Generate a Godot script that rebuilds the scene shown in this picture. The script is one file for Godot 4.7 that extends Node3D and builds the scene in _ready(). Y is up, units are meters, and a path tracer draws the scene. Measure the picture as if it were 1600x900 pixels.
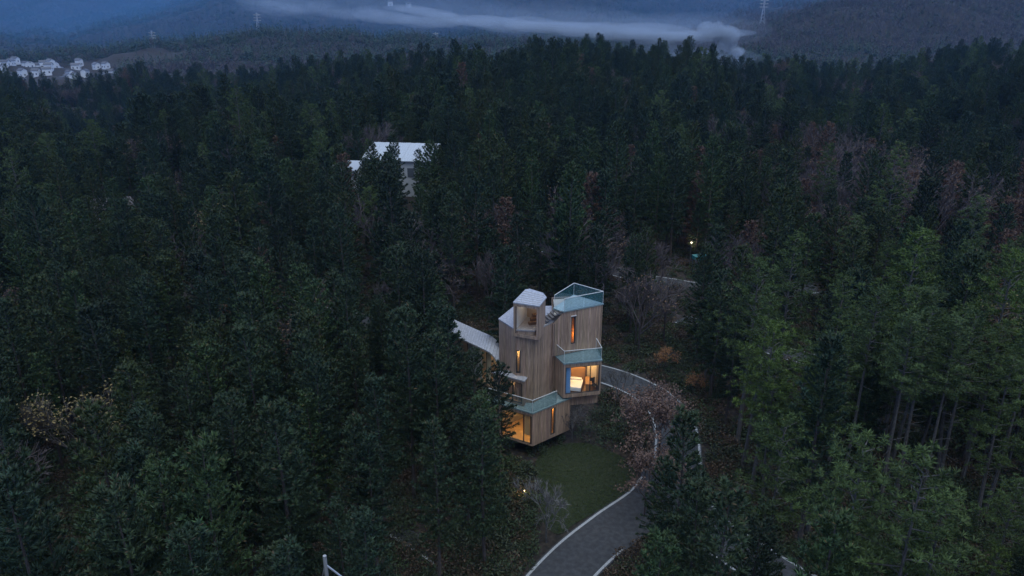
extends Node3D
# A timber tower house in a conifer wood at dusk, seen from above the canopy.
# x right, y up, -z away from the viewer; d = -z is the distance in metres.

const EYE := 33.0
const CREST := [[-0.68, -9.0], [-0.63, -15.0], [-0.59, -29.0], [-0.53, -28.0], [-0.48, -15.0], [-0.4, -8.5], [-0.25, -4.0], [-0.16, -3.5], [-0.08, 0.0], [-0.03, 3.5], [0.04, 6.0], [0.16, 6.5], [0.23, 4.5], [0.27, 0.0], [0.32, -4.5], [0.4, -6.0], [0.45, -4.5], [0.5, -0.5], [0.58, 2.0], [0.68, 3.0]]
var M := {}
var noise := FastNoiseLite.new()
var rough_noise := FastNoiseLite.new()
var used := {}
var roads := []          # polylines of road centres, each [points, half width]
var glades := []         # open ground without trees: [ax, ad, bx, bd, radius]

# ---------------------------------------------------------------- helpers
class Shape:
	var v := PackedVector3Array()
	var c := PackedColorArray()
	func tri(a: Vector3, b: Vector3, d: Vector3, col: Color) -> void:
		v.append(a); v.append(b); v.append(d)
		c.append(col); c.append(col); c.append(col)
	func quad(a: Vector3, b: Vector3, d: Vector3, e: Vector3, col: Color) -> void:
		tri(a, b, d, col); tri(a, d, e, col)
	# a solid between two loops of points (bottom, top), both in the same order
	func solid(lo: Array, hi: Array, col: Color) -> void:
		var n := lo.size()
		for i in n:
			var j := (i + 1) % n
			quad(lo[i], lo[j], hi[j], hi[i], col)
		for i in range(1, n - 1):
			tri(hi[0], hi[i], hi[i + 1], col)
			tri(lo[0], lo[i + 1], lo[i], col)
	func box(p: Vector3, s: Vector3, col: Color, turn := 0.0) -> void:
		var b := Basis(Vector3.UP, turn)
		var lo := []
		var hi := []
		for k in [[-1, -1], [1, -1], [1, 1], [-1, 1]]:
			lo.append(p + b * Vector3(k[0] * s.x / 2, -s.y / 2, k[1] * s.z / 2))
			hi.append(p + b * Vector3(k[0] * s.x / 2, s.y / 2, k[1] * s.z / 2))
		solid(lo, hi, col)
	# tapered tube between two points
	func tube(a: Vector3, b: Vector3, ra: float, rb: float, n: int, col: Color) -> void:
		var ax := (b - a).normalized()
		var u := ax.cross(Vector3.UP if absf(ax.y) < 0.9 else Vector3.RIGHT).normalized()
		var w := ax.cross(u)
		for i in n:
			var t0 := TAU * i / n
			var t1 := TAU * (i + 1) / n
			var e0 := u * cos(t0) + w * sin(t0)
			var e1 := u * cos(t1) + w * sin(t1)
			quad(a + e0 * ra, a + e1 * ra, b + e1 * rb, b + e0 * rb, col)
		for i in range(1, n - 1):
			var f := func(k: int) -> Vector3: return b + (u * cos(TAU * k / n) + w * sin(TAU * k / n)) * rb
			tri(f.call(0), f.call(i), f.call(i + 1), col)
	func leaf(p: Vector3, dir: Vector3, across: Vector3, length: float, width: float, col: Color) -> void:
		var m := p + dir * length * 0.45
		quad(p, m + across * width, p + dir * length, m - across * width, col)
	func mesh(into: ArrayMesh = null, mat: Material = null) -> ArrayMesh:
		var m := into if into else ArrayMesh.new()
		var a := []
		a.resize(Mesh.ARRAY_MAX)
		a[Mesh.ARRAY_VERTEX] = v
		a[Mesh.ARRAY_COLOR] = c
		m.add_surface_from_arrays(Mesh.PRIMITIVE_TRIANGLES, a)
		if mat:
			m.surface_set_material(m.get_surface_count() - 1, mat)
		return m

func numbered(called: String) -> String:
	if not used.has(called):
		used[called] = 0
		return called
	used[called] += 1
	return "%s_%03d" % [called, used[called]]

func thing(called: String, label: String, category: String, group := "", at := Vector3.ZERO, turn := 0.0) -> Node3D:
	var o := Node3D.new()
	o.name = numbered(called)
	add_child(o)
	o.position = at
	o.rotation.y = turn
	o.set_meta("label", label)
	o.set_meta("category", category)
	if group:
		o.set_meta("group", group)
	return o

func put(called: String, s, m: Material, parent: Node) -> MeshInstance3D:
	var o := MeshInstance3D.new()
	o.mesh = s.mesh() if s is Shape else s
	o.name = called
	o.material_override = m
	parent.add_child(o, true)
	return o

func setting(called: String, s, m: Material, label: String, category: String, kind := "structure") -> MeshInstance3D:
	var o := put(numbered(called), s, m, self)
	o.set_meta("kind", kind)
	o.set_meta("label", label)
	o.set_meta("category", category)
	return o

func lin(r: float, g: float, b: float) -> Color:
	return Color(r, g, b)

func mat(called: String, c: Color, roughness := 0.8, metallic := 0.0) -> StandardMaterial3D:
	var m := StandardMaterial3D.new()
	m.resource_name = called
	m.albedo_color = c.linear_to_srgb()
	m.roughness = roughness
	m.metallic = metallic
	m.vertex_color_use_as_albedo = true
	M[called] = m
	return m

func noise_tex(freq: float, lo: float, hi: float, seed_: int, size := 256, octaves := 4) -> NoiseTexture2D:
	var n := FastNoiseLite.new()
	n.seed = seed_
	n.frequency = freq
	n.fractal_octaves = octaves
	var t := NoiseTexture2D.new()
	t.width = size
	t.height = size
	t.seamless = true
	t.noise = n
	var g := Gradient.new()
	g.set_color(0, Color(lo, lo, lo))
	g.set_color(1, Color(hi, hi, hi))
	t.color_ramp = g
	return t

func glow(called: String, c: Color, energy: float) -> StandardMaterial3D:
	var m := mat(called, c, 0.6)
	m.emission_enabled = true
	m.emission = c.linear_to_srgb()
	m.emission_energy_multiplier = energy
	return m

func lamp_light(at: Vector3, c: Color, energy: float, size := 0.12) -> void:
	var l := OmniLight3D.new()
	l.name = numbered("lamp_light")
	l.position = at
	l.light_color = c.linear_to_srgb()
	l.light_energy = energy
	l.light_size = size
	l.omni_range = 30.0
	l.omni_attenuation = 2.0
	l.shadow_enabled = true
	add_child(l)

func materials() -> void:
	var w := mat("timber", lin(1, 1, 1), 0.75)
	w.albedo_texture = noise_tex(0.02, 0.62, 1.0, 11)
	w.uv1_triplanar = true
	w.uv1_world_triplanar = true
	w.uv1_scale = Vector3(1.6, 0.12, 1.6)
	mat("plain", lin(1, 1, 1), 0.7)
	mat("steel", lin(1, 1, 1), 0.35, 0.6)
	var deck := mat("deck", lin(1, 1, 1), 0.4)
	deck.albedo_texture = noise_tex(0.03, 0.75, 1.0, 5)
	deck.uv1_triplanar = true
	deck.uv1_scale = Vector3(0.5, 0.5, 0.5)
	var g := mat("balustrade_glass", Color(0.05, 0.17, 0.19), 0.04)
	g.vertex_color_use_as_albedo = false
	g.albedo_color.a = 0.34
	g.transparency = BaseMaterial3D.TRANSPARENCY_ALPHA
	var p := mat("window_glass", Color(0.2, 0.3, 0.35), 0.03)
	p.vertex_color_use_as_albedo = false
	p.albedo_color.a = 0.06
	p.transparency = BaseMaterial3D.TRANSPARENCY_ALPHA
	var soil := mat("soil", lin(1, 1, 1), 0.95)
	soil.albedo_texture = noise_tex(0.025, 0.35, 1.0, 3, 512, 5)
	soil.uv1_triplanar = true
	soil.uv1_world_triplanar = true
	soil.uv1_scale = Vector3(0.13, 0.13, 0.13)
	var asphalt := mat("asphalt", lin(0.06, 0.06, 0.064), 0.8)
	asphalt.albedo_texture = noise_tex(0.018, 0.68, 1.0, 8, 512, 6)
	asphalt.uv1_triplanar = true
	asphalt.uv1_world_triplanar = true
	asphalt.uv1_scale = Vector3(0.21, 0.21, 0.21)
	var paint := mat("road_paint", lin(0.74, 0.74, 0.74), 0.7)
	paint.albedo_texture = noise_tex(0.09, 0.45, 1.0, 18, 256, 4)
	paint.uv1_triplanar = true
	paint.uv1_world_triplanar = true
	paint.uv1_scale = Vector3(0.6, 0.6, 0.6)
	var lawn := mat("lawn", lin(0.034, 0.046, 0.013), 0.95)
	lawn.albedo_texture = noise_tex(0.03, 0.55, 1.0, 21, 512, 5)
	lawn.uv1_triplanar = true
	lawn.uv1_world_triplanar = true
	lawn.uv1_scale = Vector3(0.25, 0.25, 0.25)
	var bark := mat("bark", lin(1, 1, 1), 0.9)
	bark.albedo_texture = noise_tex(0.04, 0.6, 1.0, 31)
	bark.uv1_triplanar = true
	bark.uv1_scale = Vector3(1.0, 0.3, 1.0)
	for f in [["needles", 1.0, 1.0, 1.0], ["needles_blue", 0.72, 0.86, 1.0], ["needles_dark", 0.58, 0.62, 0.66], ["needles_warm", 1.3, 1.12, 0.8], ["needles_light", 1.4, 1.45, 1.15], ["needles_bright", 1.3, 1.3, 0.85], ["leaves", 1.0, 1.0, 1.0]]:
		var n := mat(f[0], lin(f[1], f[2], f[3]), 0.75)
		n.albedo_color = Color(f[1], f[2], f[3]).linear_to_srgb()
		n.backlight_enabled = true
		n.backlight = Color(0.02, 0.02, 0.015)

# ---------------------------------------------------------------- the lie of the land
func bump(x: float, d: float, cx: float, cd: float, rx: float, rd: float) -> float:
	return exp(-((x - cx) / rx) ** 2 - ((d - cd) / rd) ** 2)

func land(x: float, d: float) -> float:
	var t := x / maxf(d, 60.0)
	var crest: float = CREST[0][1]
	for i in CREST.size() - 1:
		if t >= CREST[i][0]:
			crest = lerpf(CREST[i][1], CREST[i + 1][1], smoothstep(CREST[i][0], CREST[i + 1][0], t))
	var h := crest * exp(-((d - 290.0) / 115.0) ** 2)
	h -= 17.0 * smoothstep(330, 540, d)
	h += 27.0 * bump(x, d, -270, 930, 220, 150) + 20.0 * bump(x, d, 30, 900, 230, 150)
	h -= 9.0 * bump(x, d, -470, 770, 170, 130)
	h += 120.0 * bump(x, d, 760, 1250, 330, 330) + 36.0 * bump(x, d, 430, 980, 190, 160)
	h += 150.0 * bump(x, d, -430, 1750, 360, 330)
	h += 190.0 * bump(x, d, 260, 2000, 520, 400)
	h += 330.0 * smoothstep(1700, 3300, d)
	if d > 300.0:
		var k := smoothstep(300, 1600, d)
		h += k * 34.0 * noise.get_noise_2d(x * 0.28, d * 0.28) + k * 16.0 * noise.get_noise_2d(x * 0.9 + 500.0, d * 0.9)
	h += 1.5 * noise.get_noise_2d(x * 1.6, d * 1.6) * smoothstep(60, 130, absf(d) + absf(x) * 0.6)
	h += 12.0 * noise.get_noise_2d(x * 1.1 + 77.0, d * 0.9 + 31.0) * smoothstep(105, 190, d)
	h -= 7.0 * bump(x, d, 88, 190, 16, 60)
	h += 2.2 * bump(x, d, -21, 135, 20, 16)
	return h

func ground(x: float, z: float) -> Vector3:
	return Vector3(x, land(x, -z), z)

func terrain() -> void:
	var n := 400
	var v := PackedVector3Array()
	var nn := PackedVector3Array()
	var col := PackedColorArray()
	var idx := PackedInt32Array()
	for j in n + 1:
		var d := 28.0 * sinh(6.0 * (j - n * 0.28) / (n * 0.72)) + 50.0
		for i in n + 1:
			var x := 30.0 * sinh(6.0 * (2.0 * i / n - 1.0))
			var h := land(x, d)
			v.append(Vector3(x, h, -d))
			var e := maxf(0.6, absf(d) * 0.004)
			nn.append(Vector3(land(x - e, d) - land(x + e, d), 2.0 * e, -(land(x, d - e) - land(x, d + e))).normalized())
			var k := 0.5 + 0.5 * noise.get_noise_2d(x * 3.0, d * 3.0)
			col.append(Color(0.050, 0.040, 0.028).lerp(Color(0.085, 0.058, 0.040), k))
	for j in n:
		for i in n:
			var a := j * (n + 1) + i
			idx.append_array(PackedInt32Array([a, a + n + 1, a + 1, a + 1, a + n + 1, a + n + 2]))
	var arr := []
	arr.resize(Mesh.ARRAY_MAX)
	arr[Mesh.ARRAY_VERTEX] = v
	arr[Mesh.ARRAY_NORMAL] = nn
	arr[Mesh.ARRAY_COLOR] = col
	arr[Mesh.ARRAY_INDEX] = idx
	var m := ArrayMesh.new()
	m.add_surface_from_arrays(Mesh.PRIMITIVE_TRIANGLES, arr)
	setting("ground", m, M.soil, "brown leaf litter floor of the wood and hills", "ground")

func smooth_path(p: Array, step := 0.8) -> Array:
	var c := Curve2D.new()
	for i in p.size():
		var tan_ := Vector2.ZERO
		if i > 0 and i < p.size() - 1:
			tan_ = (p[i + 1] - p[i - 1]) / 6.0
		c.add_point(p[i], -tan_, tan_)
	c.bake_interval = step
	return Array(c.get_baked_points())

# a strip along a path of (x, d) points, from offset a to offset b across it
func strip(s: Shape, p: Array, a: float, b: float, lift: float, col: Color, parts := 4) -> void:
	for i in p.size() - 1:
		var q := []
		for k in [i, i + 1]:
			var dir: Vector2 = (p[mini(k + 1, p.size() - 1)] - p[maxi(k - 1, 0)]).normalized()
			var side := Vector2(dir.y, -dir.x)
			for e in parts + 1:
				var w: Vector2 = p[k] + side * lerpf(a, b, float(e) / parts)
				q.append(Vector3(w.x, land(w.x, w.y) + lift, -w.y))
		for e in parts:
			s.quad(q[e], q[e + 1], q[parts + e + 2], q[parts + e + 1], col)

func road(called: String, pts: Array, half: float, label: String, gaps := [[0.0, 0.0], [0.0, 0.0]], margin := 1.3) -> void:
	var p := smooth_path(pts)
	roads.append([p, half, margin])
	var s := Shape.new()
	strip(s, p, -half, half, 0.07, Color.WHITE)
	setting(called, s, M.asphalt, label, "road")
	for k in 2:
		var e: float = (half - 0.2) * (1 if k else -1)
		var run := []
		for i in p.size() + 1:
			if i < p.size() and (p[i].y < gaps[k][0] or p[i].y > gaps[k][1]):
				run.append(p[i])
			elif run.size() > 1:
				var l := Shape.new()
				strip(l, run, e - 0.09, e + 0.09, 0.078, Color.WHITE, 1)
				setting("edge_line", l, M.road_paint, "white painted edge line along the " + label, "road marking")
				run = []
			else:
				run = []

func roadworks() -> void:
	road("road", [Vector2(-4, 70), Vector2(4, 67.5), Vector2(8.9, 65.3), Vector2(12.0, 62.6), Vector2(13.8, 59.2), Vector2(14.1, 55), Vector2(13.2, 50), Vector2(12.6, 46), Vector2(13.2, 42.5), Vector2(15.5, 39), Vector2(19, 35), Vector2(25, 30)], 1.95, "dark asphalt road bending round behind the timber house", [[0, 0], [40.5, 49.6]])
	road("road", [Vector2(12.6, 49.2), Vector2(10.4, 45.2), Vector2(7.2, 42.0), Vector2(4.2, 38.7), Vector2(1.4, 34.6), Vector2(-1.4, 29.5), Vector2(-5, 23)], 1.95, "asphalt drive curving past the lawn to the picture's bottom edge", [[41.2, 99], [47.6, 99]])
	road("road", [Vector2(-52, 132), Vector2(-34, 126), Vector2(-17, 119), Vector2(-2, 110), Vector2(6, 104), Vector2(13, 97), Vector2(19, 92.5), Vector2(27, 90), Vector2(40, 90)], 1.7, "forest road crossing the wooded slope behind the timber house", [[0, 0], [0, 0]], 0.5)
	road("road", [Vector2(20, 80), Vector2(26, 74), Vector2(30.5, 69.5), Vector2(36, 66.5), Vector2(46, 65)], 1.7, "short stretch of road in the wood right of the house", [[0, 0], [0, 0]], 0.6)
	road("path", [Vector2(-17, 50), Vector2(-12, 45), Vector2(-8.0, 41.6), Vector2(-4.5, 38.6), Vector2(-1.5, 35)], 0.75, "narrow paved path among firs near the drive", [[0, 99], [0, 0]], 0.1)
	road("road", [Vector2(-30, 86), Vector2(-22, 82), Vector2(-16, 79), Vector2(-9, 74), Vector2(-4, 70)], 1.7, "strip of road between firs left of the curved pavilion", [[0, 0], [0, 0]], 0.5)
	# lawn
	var edge := [Vector2(2.0, 46.8), Vector2(1.9, 50.0), Vector2(3.4, 52.2), Vector2(6.2, 52.6), Vector2(8.6, 50.8), Vector2(9.9, 48.6), Vector2(8.9, 46.2), Vector2(6.9, 44.3), Vector2(4.6, 42.5), Vector2(3.2, 41.2), Vector2(2.2, 42.6)]
	var c := Vector2(5, 47)
	var s := Shape.new()
	var loop := smooth_path(edge + [edge[0]], 0.5)
	for i in loop.size() - 1:
		for k in 6:
			var q := func(a: Vector2, t: float) -> Vector3:
				var w: Vector2 = c.lerp(a, t)
				return Vector3(w.x, land(w.x, w.y) + 0.05 + 0.12 * (1.0 - t * t), -w.y)
			var t0 := k / 6.0
			var t1 := (k + 1) / 6.0
			s.quad(q.call(loop[i], t0), q.call(loop[i], t1), q.call(loop[i + 1], t1), q.call(loop[i + 1], t0), Color.WHITE)
	setting("lawn", s, M.lawn, "oval mown lawn between the timber house and the drive", "lawn")
	# blades of the lawn
	var rng := RandomNumberGenerator.new()
	rng.seed = 77
	var tuft := Shape.new()
	for k in 7:
		var a := rng.randf() * TAU
		var o := Vector3(rng.randf_range(-0.1, 0.1), 0, rng.randf_range(-0.1, 0.1))
		tuft.leaf(o, (Vector3.UP + Vector3(cos(a), 0, sin(a)) * 0.7).normalized(), Vector3(-sin(a), 0, cos(a)), rng.randf_range(0.06, 0.12), 0.012, Color(0.036, 0.052, 0.015) * rng.randf_range(0.7, 1.3))
	var places := []
	var poly := PackedVector2Array(edge)
	while places.size() < 5000:
		var w := Vector2(rng.randf_range(1.5, 10.2), rng.randf_range(41, 53))
		if Geometry2D.is_point_in_polygon(w, poly):
			places.append([Transform3D(Basis(Vector3.UP, rng.randf() * TAU).scaled(Vector3.ONE * rng.randf_range(0.7, 1.4)), Vector3(w.x, land(w.x, w.y) + 0.06 + 0.1 * maxf(0.0, 1.0 - w.distance_to(c) / 5.0), -w.y)), Color.WHITE * rng.randf_range(0.7, 1.2)])
	var host := Node3D.new()
	host.name = "grass"
	add_child(host)
	host.set_meta("kind", "stuff")
	host.set_meta("label", "short blades of grass on the oval lawn")
	host.set_meta("category", "grass")
	many("tufts", tuft.mesh(null, M.leaves), places, host)

func many(called: String, m: Mesh, places: Array, parent: Node) -> void:
	if places.is_empty():
		return
	var mm := MultiMesh.new()
	mm.transform_format = MultiMesh.TRANSFORM_3D
	mm.use_colors = true
	mm.mesh = m
	mm.instance_count = places.size()
	for i in places.size():
		mm.set_instance_transform(i, places[i][0])
		mm.set_instance_color(i, places[i][1])
	var o := MultiMeshInstance3D.new()
	o.multimesh = mm
	o.name = called
	parent.add_child(o, true)

# ---------------------------------------------------------------- trees
func fir(seed_: int, H: float, R: float, from: float, step: float, size: float, tone: Color) -> Array:
	var rng := RandomNumberGenerator.new()
	rng.seed = seed_
	var trunk := Shape.new()
	var bend := Vector3(rng.randf_range(-0.2, 0.2), 0, rng.randf_range(-0.2, 0.2))
	var at := func(y: float) -> Vector3: return Vector3(0, y, 0) + bend * sin(PI * y / H)
	for k in 6:
		var y0 := H * k / 6.0 * 0.97
		var y1 := H * (k + 1) / 6.0 * 0.97
		trunk.tube(at.call(y0) - (Vector3.UP * 0.3 if k == 0 else Vector3.ZERO), at.call(y1), 0.15 * (1.0 - k / 6.4) + 0.01, 0.15 * (1.0 - (k + 1) / 6.4) + 0.01, 6, Color(0.12, 0.095, 0.085))
	for k in 14:   # dead stubs under the crown
		var y := rng.randf_range(0.15, from + 0.1) * H
		var a := rng.randf() * TAU
		trunk.tube(at.call(y), at.call(y) + Vector3(cos(a), rng.randf_range(-0.2, 0.3), sin(a)) * rng.randf_range(0.4, 1.2), 0.02, 0.006, 3, Color(0.11, 0.09, 0.085))
	var s := Shape.new()
	var top := H - from * H
	var levels := int(top / step)
	var ang := rng.randf() * TAU
	var lobes := rng.randf() * TAU
	for l in levels:
		var t := float(l) / levels
		for b in 6:
			ang += 2.399 + rng.randf_range(-0.3, 0.3)
			var y := from * H + top * minf(t + rng.randf_range(-0.02, 0.03), 0.98)
			var L := R * pow(1.0 - t, 0.57) * (0.6 + 0.4 * smoothstep(0.0, 0.25, t)) * rng.randf_range(0.62, 1.12) + 0.1
			L *= 1.0 + 0.2 * sin(2.0 * ang + lobes) * sin(6.0 * t + lobes)
			var out := Vector3(cos(ang), 0, sin(ang))
			var rise := lerpf(-0.05, 0.95, t) + rng.randf_range(-0.15, 0.15)
			var curl := lerpf(0.4, 0.05, t)
			var side := Vector3(-out.z, 0, out.x)
			var o: Vector3 = at.call(y)
			var n := int(ceil(L / (0.24 * size)))
			var tint := rng.randf_range(0.72, 1.28)
			var warm := rng.randf_range(-0.1, 0.16)
			var p := o
			for i in n + 1:
				var q := 0.2 + 0.8 * (i + 0.5) / (n + 0.5)
				p = o + out * L * q + Vector3.UP * L * (rise * q - curl * q * q + 0.34 * q * q * q)
				var fwd := (out + Vector3.UP * (rise - 2.0 * curl * q + q * q)).normalized()
				for k in (6 if i < n else 24):
					var sp := -1.0 if k == 0 else 1.0 if k == 1 else 0.0
					var dir := (fwd * rng.randf_range(0.4, 0.9) + side * sp * rng.randf_range(0.6, 1.0) + Vector3.UP * (rng.randf_range(-0.2, 0.35) if k < 2 else rng.randf_range(0.4, 1.0))).normalized()
					if i == n:     # a tuft of short shoots at the tip
						dir = (fwd * 0.55 + Vector3(rng.randfn(0, 0.6), rng.randf_range(-0.2, 1.0), rng.randfn(0, 0.6))).normalized()
					var face := out * (1.0 - t) + Vector3.UP * (0.2 + 0.9 * t) + Vector3(rng.randfn(0, 0.4), rng.randfn(0, 0.3), rng.randfn(0, 0.4))
					var across := dir.cross(face).normalized()
					var g := tint * rng.randf_range(0.7, 1.3)
					var col := Color(tone.r * g * (1.0 + warm), tone.g * g, tone.b * g * (1.0 - warm))
					if rng.randf() < 0.03:
						col = Color(0.10, 0.065, 0.035) * g
					s.leaf(p, dir, across, size * (0.40 if i < n else 0.40) * rng.randf_range(0.65, 1.25), size * 0.046, col)
	return [trunk, s]

func pine(seed_: int, H: float, R: float, from: float, tone: Color) -> Array:
	var rng := RandomNumberGenerator.new()
	rng.seed = seed_
	var trunk := Shape.new()
	var bend := Vector3(rng.randf_range(-0.9, 0.9), 0, rng.randf_range(-0.9, 0.9))
	var kink := rng.randf_range(3.0, 7.0)
	var at := func(y: float) -> Vector3: return Vector3(0, y, 0) + bend * (sin(1.5 * y / H) + 0.18 * sin(kink * y / H))
	var bark := Color(0.15, 0.135, 0.125)
	for k in 7:
		trunk.tube(at.call(H * k / 7.0 * 0.95 - (0.3 if k == 0 else 0.0)), at.call(H * (k + 1) / 7.0 * 0.95), 0.17 * (1.0 - k / 7.6) + 0.01, 0.17 * (1.0 - (k + 1) / 7.6) + 0.01, 6, bark)
	for k in 12:
		var y := rng.randf_range(0.25, from + 0.1) * H
		var a := rng.randf() * TAU
		trunk.tube(at.call(y), at.call(y) + Vector3(cos(a), rng.randf_range(-0.1, 0.4), sin(a)) * rng.randf_range(0.5, 1.6), 0.025, 0.007, 3, bark)
	var s := Shape.new()
	var count := 40
	for b in count:
		var t := float(b) / count
		var ang := b * 2.399 + rng.randf_range(-0.5, 0.5)
		var y := from * H + (H - from * H) * minf(t, 0.97)
		var L := R * pow(1.0 - t, 0.6) * (0.6 + 0.4 * smoothstep(0.0, 0.2, t)) * rng.randf_range(0.6, 1.2) + 0.25
		var out := Vector3(cos(ang), 0, sin(ang))
		var side := Vector3(-out.z, 0, out.x)
		var rise := lerpf(0.05, 0.7, t)
		var o: Vector3 = at.call(y)
		trunk.tube(o, o + out * L * 0.85 + Vector3.UP * L * rise * 0.8, 0.035, 0.01, 3, bark)
		var n := int(ceil(3 + L * 6.0))
		var tint := rng.randf_range(0.75, 1.25)
		for i in n:
			var q := rng.randf_range(0.3, 1.0)
			var p := o + out * L * q + Vector3.UP * L * (rise * q * q + 0.12 * q) + side * rng.randf_range(-0.42, 0.42) * L * q + Vector3.UP * rng.randf_range(-0.15, 0.3)
			var g0 := tint * rng.randf_range(0.8, 1.2)
			for k in 17:
				var a := rng.randf() * TAU
				var dir := (Vector3.UP * rng.randf_range(-0.3, 1.3) + out * 0.3 + Vector3(cos(a), 0, sin(a))).normalized()
				var across := dir.cross(Vector3(sin(a * 3.0), 0.3, cos(a * 2.0))).normalized()
				s.leaf(p, dir, across, rng.randf_range(0.2, 0.34), 0.02, tone * g0 * rng.randf_range(0.75, 1.25))
	return [trunk, s]

func limb(s: Shape, rng: RandomNumberGenerator, a: Vector3, dir: Vector3, length: float, r: float, depth: int, tips: Array, col: Color) -> void:
	var b := a + dir * length
	s.tube(a, b, maxf(r, 0.02), maxf(r * 0.6, 0.012), 5 if depth > 2 else 3, col * rng.randf_range(0.8, 1.2))
	if depth <= 1:
		tips.append(b)
	if depth == 0:
		return
	var n := 3 if depth > 1 else 4
	for k in n:
		var a2 := rng.randf() * TAU
		var off := dir.cross(Vector3(cos(a2), 0.2, sin(a2))).normalized()
		var d2 := (dir + off * rng.randf_range(0.35, 0.95) + Vector3.UP * 0.22).normalized()
		limb(s, rng, a + dir * length * rng.randf_range(0.45, 1.0), d2, length * rng.randf_range(0.55, 0.8), r * 0.52, depth - 1, tips, col)

func broadleaf(seed_: int, H: float, col: Color, leaves: int, leaf_col: Color, depth := 5, wide := 0.022) -> Array:
	var rng := RandomNumberGenerator.new()
	rng.seed = seed_
	var s := Shape.new()
	var b := Shape.new()
	var tips := []
	s.tube(Vector3(0, -0.3, 0), Vector3(0.05, H * 0.32, 0.03), H * wide * 0.55, H * wide * 0.42, 6, col)
	for k in 5:
		var a := TAU * k / 5.0 + rng.randf()
		var p := Vector3(0, H * rng.randf_range(0.2, 0.33), 0)
		limb(b, rng, p, (Vector3.UP * rng.randf_range(0.9, 2.2) + Vector3(cos(a), 0, sin(a)) * (0.15 if k == 0 else 1.0)).normalized(), H * 0.26, H * wide * 0.3, depth - 2, tips, col)
	for k in leaves:
		var p: Vector3 = tips[rng.randi() % tips.size()]
		var o := Vector3(rng.randfn(0, 0.16), rng.randfn(0, 0.14), rng.randfn(0, 0.16))
		var dir := Vector3(rng.randfn(0, 1), rng.randfn(-0.3, 0.6), rng.randfn(0, 1)).normalized()
		b.leaf(p + o, dir, dir.cross(Vector3(rng.randfn(0, 1), 1, rng.randfn(0, 1))).normalized(), rng.randf_range(0.14, 0.26), 0.055, leaf_col * rng.randf_range(0.65, 1.35))
	return [s, b]

func joined(parts: Array, crown_mat: Material) -> ArrayMesh:
	var m: ArrayMesh = parts[1].mesh(null, crown_mat)
	parts[0].mesh(m, M.bark)
	return m

# a far tree: a few leaf-sized faces spread through the crown
func far_tree(seed_: int, conifer: bool, tone: Color) -> ArrayMesh:
	var rng := RandomNumberGenerator.new()
	rng.seed = seed_
	var s := Shape.new()
	for k in (46 if conifer else 54):
		var t := rng.randf()
		var a := rng.randf() * TAU
		if conifer:
			t = t * t * 0.95
			var r := 1.7 * pow(1.0 - t, 0.75) * rng.randf_range(0.35, 1.0)
			var p := Vector3(cos(a) * r * 0.4, 4.0 + 8.6 * t, sin(a) * r * 0.4)
			var dir := Vector3(cos(a), rng.randf_range(-0.3, 0.5), sin(a)).normalized()
			s.leaf(p, dir, dir.cross(Vector3(rng.randfn(0, 0.5), 1, rng.randfn(0, 0.5))).normalized(), 0.5 + r * 0.8, 0.34, tone * rng.randf_range(0.65, 1.35))
		else:
			var dir := Vector3(cos(a), rng.randf_range(0.5, 2.5), sin(a)).normalized()
			var p := Vector3(cos(a), 0, sin(a)) * rng.randf_range(0.0, 1.2) + Vector3.UP * (3.0 + 4.5 * t)
			s.leaf(p, dir, dir.cross(Vector3(rng.randfn(0, 1), 0.4, rng.randfn(0, 1))).normalized(), rng.randf_range(1.2, 2.6), 0.13, tone * rng.randf_range(0.65, 1.35))
	return s.mesh(null, M.leaves)

func road_gap(p: Vector2) -> float:
	var best := 1e9
	for r in roads:
		var path: Array = r[0]
		for i in range(0, path.size() - 1, 2):
			best = minf(best, p.distance_to(path[i]) - r[1] - r[2])
	return best

func open(x: float, d: float, near_roads: Dictionary) -> bool:
	var p := Vector2(x, d)
	var cell := Vector2i(int(floor(x / 6.0)), int(floor(d / 6.0)))
	if d < 140.0:
		if not near_roads.has(cell):
			near_roads[cell] = road_gap(Vector2(cell) * 6.0 + Vector2(3, 3)) < 7.0
		if near_roads[cell] and road_gap(p) < 0.0:
			return true
	for g in glades:
		var a := Vector2(g[0], g[1])
		var b := Vector2(g[2], g[3])
		if Geometry2D.get_closest_point_to_segment(p, a, b).distance_to(p) < g[4]:
			return true
	return false

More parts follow.
